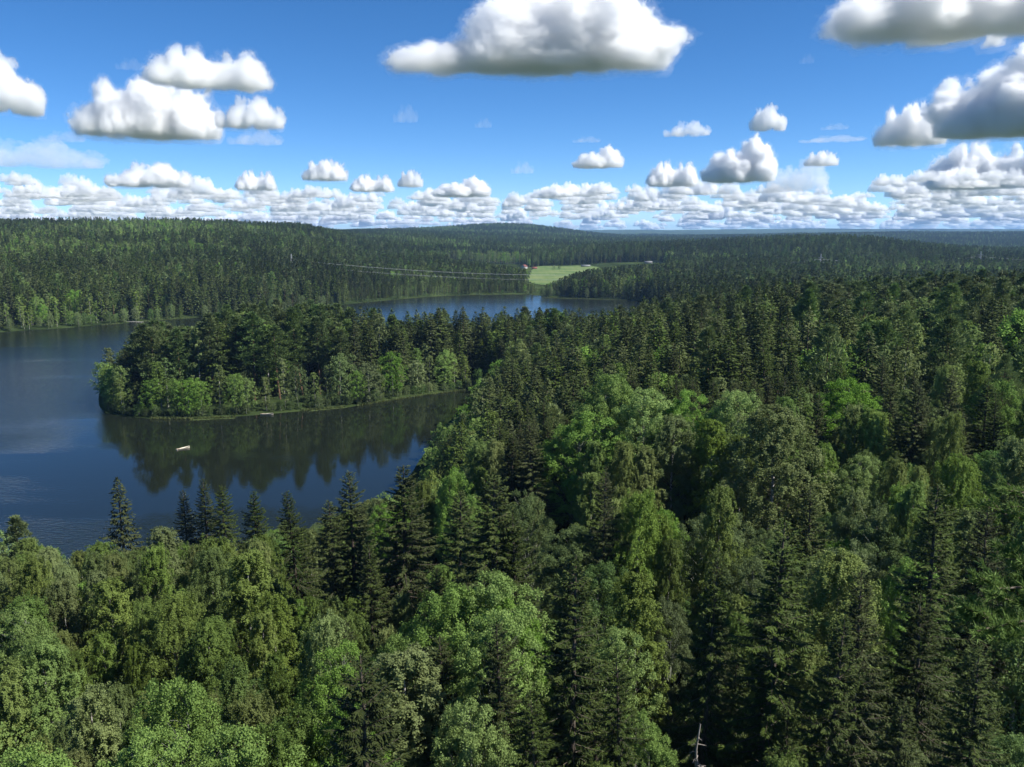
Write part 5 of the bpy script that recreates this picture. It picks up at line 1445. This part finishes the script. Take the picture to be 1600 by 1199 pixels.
def cloud_spot(u, v_base):
    """where the sight line through the cloud's foot meets the condensation level, the earth's curve allowed for."""
    d = ray(u, v_base); k = d[2] / math.hypot(d[0], d[1])
    lo, hi = 500.0, 160000.0
    f = lambda r: H + k * r - (CLOUD_BASE - r * r / EARTH2R)
    if f(hi) < 0: return None
    for _ in range(50):
        mid = (lo + hi) / 2
        if f(mid) < 0: lo = mid
        else: hi = mid
    a = math.atan2(d[0], d[1])
    return math.sin(a) * hi, math.cos(a) * hi, H + k * hi, hi

CLOUD_MESH = [cloud_mesh(1, .40), cloud_mesh(2, .5, [(-.5, .3), (-.25, .6), (0, .75), (.22, 1.0), (.4, .6), (.5, .3)]),
              cloud_mesh(3, .34, [(-.5, .5), (-.3, .9), (0, .8), (.25, 1), (.5, .45)], rough=1.1),
              cloud_mesh(4, .62, [(-.5, .25), (-.2, .9), (.05, 1.0), (.3, .7), (.5, .3)], nbase=8),
              cloud_mesh(5, .26, [(-.5, .4), (-.2, .8), (.1, 1.0), (.35, .7), (.5, .3)], rough=.9)]
CLOUD_SMALL = [cloud_mesh(20 + k, h_, voxel=.02, rough=1.25) for k, h_ in enumerate((.42, .55, .38, .6, .34))]
CLOUD_BIG = cloud_mesh(6, .44, [(-.5, .34), (-.42, .2), (-.36, .22), (-.2, .42), (-.1, .62), (.06, .95), (.25, 1.0), (.38, .62), (.44, .9), (.5, .7)], nbase=16, voxel=.0058, depth=.34)
CLOUD_RIGHT = cloud_mesh(7, .60, [(-.5, .4), (-.35, .55), (-.15, .95), (.1, 1.0), (.35, .8), (.5, .6)], nbase=14, voxel=.0075)

CLOUD_STOCK = {}
def cloud(me, u0, u1, v_base, v_top, label, group=None, mat='cloud', yaw=0.0, thick=1.0):
    p = cloud_spot((u0 + u1) / 2, v_base)
    if p is None: return
    x, y, z, r = p
    core, fringe, wisp = me
    w = (u1 - u0) / FPX * r / fringe['wd']; h = (v_base - v_top) / FPX * r
    def part(me_, m, parent=None):
        key = (me_.name, m)
        if key not in CLOUD_STOCK:
            c_ = me_.copy(); c_.materials.append(M[m]); CLOUD_STOCK[key] = c_
        return link(bpy.data.objects.new("cloud" if parent is None else "core", CLOUD_STOCK[key]), parent)
    if mat == 'cloud' and v_base > 245: mat = 'cloud_mid'
    o = part(fringe, 'cloud_thin' if mat not in ('cloud', 'cloud_mid') else 'cloud_fringe')
    o.location = (x, y, z); o.rotation_euler = (0, 0, -math.atan2(x, y) + yaw)
    o.scale = (w, min(w, 1500.0) * thick * .72, h / fringe['ht'])
    if mat != 'cloud_thin': part(core, mat, o)
    if mat in ('cloud', 'cloud_mid'): part(wisp, 'cloud_wisp', o).name = "wisps"
    tag(o, label, "cloud", group)
    return o
C = CLOUD_MESH
cloud(CLOUD_BIG, 588, 1050, 112, -14, "largest cloud, long white wedge with thin tail and grey flat underside, at the top")
cloud(C[2], 238, 420, 138, 84, "white oval cloud with flat base, upper one of the pair over the lake")
cloud(C[0], 134, 338, 217, 138, "big white heaped cloud over the lake, below the oval one")
cloud(C[4], 343, 446, 202, 157, "flat white cloud right beside the big heaped cloud over the lake")
cloud(C[4], 360, 443, 227, 205, "thin low cloud strip under the flat cloud beside the heaped one", mat='cloud_thin')
cloud(C[3], -62, 58, 178, 104, "white cloud cut by the left picture edge with a ragged tall end")
cloud(C[2], 1340, 1790, 50, -60, "white and grey cloud crossing the upper right corner")
cloud(CLOUD_RIGHT, 1500, 1780, 212, 102, "towering cloud with dark grey belly at the right picture edge")
cloud(C[0], 1372, 1470, 229, 174, "small heaped cloud just left of the towering grey bellied cloud")
cloud(C[1], 1096, 1210, 285, 222, "bright cauliflower cloud standing highest over the horizon bank")
cloud(C[2], 1010, 1092, 292, 256, "rounded cloud leaning on the bright cauliflower cloud on its left")
cloud(C[3], 1172, 1228, 205, 168, "small puffy cloud alone above the bright cauliflower cloud")
cloud(C[4], 1038, 1112, 214, 191, "flat little cloud left of the small puffy one", mat='cloud_far')
cloud(C[1], 893, 975, 263, 231, "small white cloud below the largest cloud's right end")
cloud(C[0], 473, 544, 283, 253, "bright small cloud alone between the lake clouds and the middle")
cloud(C[2], 548, 617, 300, 275, "small flat cloud right of and below the bright small one")
cloud(C[0], 621, 662, 293, 268, "tiny rounded cloud in the middle just above the horizon bank")
cloud(C[4], 615, 655, 192, 166, "faint wisp of cloud under the tail of the largest cloud", mat='cloud_thin')
cloud(C[4], 742, 770, 200, 186, "faintest speck of cloud under the middle of the largest cloud", mat='cloud_thin')
cloud(C[4], 798, 836, 272, 254, "faint small cloud left of the small white one below the largest", mat='cloud_thin')
cloud(C[0], 1258, 1308, 260, 239, "little cloud right of the bright cauliflower cloud")
cloud(C[4], 1255, 1350, 222, 213, "thin streak of cloud between the puffy and the heaped small cloud", mat='cloud_thin')
cloud(C[4], 1285, 1325, 203, 194, "short pale streak right of the small puffy cloud", mat='cloud_thin')
cloud(C[4], 895, 940, 223, 214, "short pale streak under the largest cloud's grey base", mat='cloud_thin')
cloud(C[2], 370, 432, 298, 270, "small double humped cloud under the thin strip over the lake")
cloud(C[4], 178, 298, 293, 260, "long white cloud below the big heaped cloud")
cloud(C[1], 674, 768, 308, 279, "bright ragged cloud on top of the bank in the middle")
cloud(C[4], 1250, 1272, 100, 86, "tiny scrap of cloud high between the largest and the corner cloud", mat='cloud_thin')
cloud(C[4], -60, 150, 262, 226, "grey white sheet of cloud at the left edge under the cut one", mat='cloud_thin')
cloud(C[2], 1460, 1640, 296, 236, "white heap on the bank under the towering grey bellied cloud")
cloud(C[1], 1195, 1290, 300, 250, "ragged pale cloud trailing down from the cauliflower cloud", mat='cloud_thin')
cloud(C[4], 70, 130, 222, 208, "small grey scrap above the sheet at the left edge", mat='cloud_thin')
cloud(C[4], 185, 225, 110, 94, "tiny grey scrap left of the white oval cloud", mat='cloud_thin')
def bank_limit(u):
    return np.interp(u, [-60, 160, 400, 620, 800, 1000, 1300, 1450, 1660], [262, 268, 284, 292, 290, 276, 282, 262, 244])
def cloud_bank():
    g = random.Random(3)
    k = 0
    while k < 150:
        u = g.uniform(-60, 1660); v = 282 + 66 * g.random()
        w = g.uniform(22, 62); h = w * g.uniform(.36, .6)
        if v - h < bank_limit(u): continue
        k += 1
        cloud(CLOUD_SMALL[g.randrange(5)], u - w / 2, u + w / 2, v, v - h, "small cumulus cloud crowded into the long pale bank above the horizon", "clouds of the horizon bank", mat='cloud_far', yaw=g.uniform(-.5, .5), thick=.8)
    # the uncountable small ones towards the horizon: one object of instances
    stock = bpy.data.collections.new("cloud_stock")
    for i, (core, fr, wi) in enumerate(CLOUD_SMALL):
        m_ = fr.copy(); m_.materials.append(M['cloud_far']); stock.objects.link(bpy.data.objects.new(f"{i:02d}_puff", m_))
    P_, Z_, R_ = [], [], []
    while len(P_) < 900:
        u = g.uniform(-120, 1720); v = 300 + 60.5 * g.random() ** .7
        w = g.uniform(11, 40) * np.interp(v, [300, 360], [1, .8]); h = w * g.uniform(.38, .66)
        if v - h < bank_limit(u) + 6: continue
        p = cloud_spot(u, v)
        if p is None: continue
        x, y, z, r = p
        P_.append((x, y, z)); Z_.append((w / FPX * r, min(w / FPX * r, 2000.) * .7, h / FPX * r / .45)); R_.append(-math.atan2(x, y) + g.uniform(-.5, .5))
    me = bpy.data.meshes.new("distant_clouds"); me.vertices.add(len(P_)); me.vertices.foreach_set("co", np.array(P_, np.float32).ravel())
    me.attributes.new("size", 'FLOAT_VECTOR', 'POINT').data.foreach_set("vector", np.array(Z_, np.float32).ravel())
    me.attributes.new("turn", 'FLOAT', 'POINT').data.foreach_set("value", np.array(R_, np.float32))
    me.attributes.new("which", 'INT', 'POINT').data.foreach_set("value", np.array([g.randrange(5) for _ in P_], np.int32))
    o = link(bpy.data.objects.new("distant_clouds", me)); scatter_nodes(o, stock)
    tag(o, "mass of tiny clouds along the horizon", "clouds", None, 'stuff')
cloud_bank()

# ------------------------------------------------------------------ air: one closed box of thin haze round the land
def build_haze():
    m = bpy.data.materials.new("haze_air"); m.use_nodes = True
    nn, l = m.node_tree.nodes, m.node_tree.links
    nn.remove(nn["Principled BSDF"])
    v = nn.new("ShaderNodeVolumePrincipled"); v.inputs['Color'].default_value = (0.36, 0.62, 1.0, 1); v.inputs['Density'].default_value = 0.000055; v.inputs['Anisotropy'].default_value = 0.2
    l.new(v.outputs[0], nn["Material Output"].inputs['Volume'])
    b = box(-16000, 16000, -1500, 20000, -6.0, 190.0)
    tag(obj("haze", [b], m), kind='stuff')
build_haze()
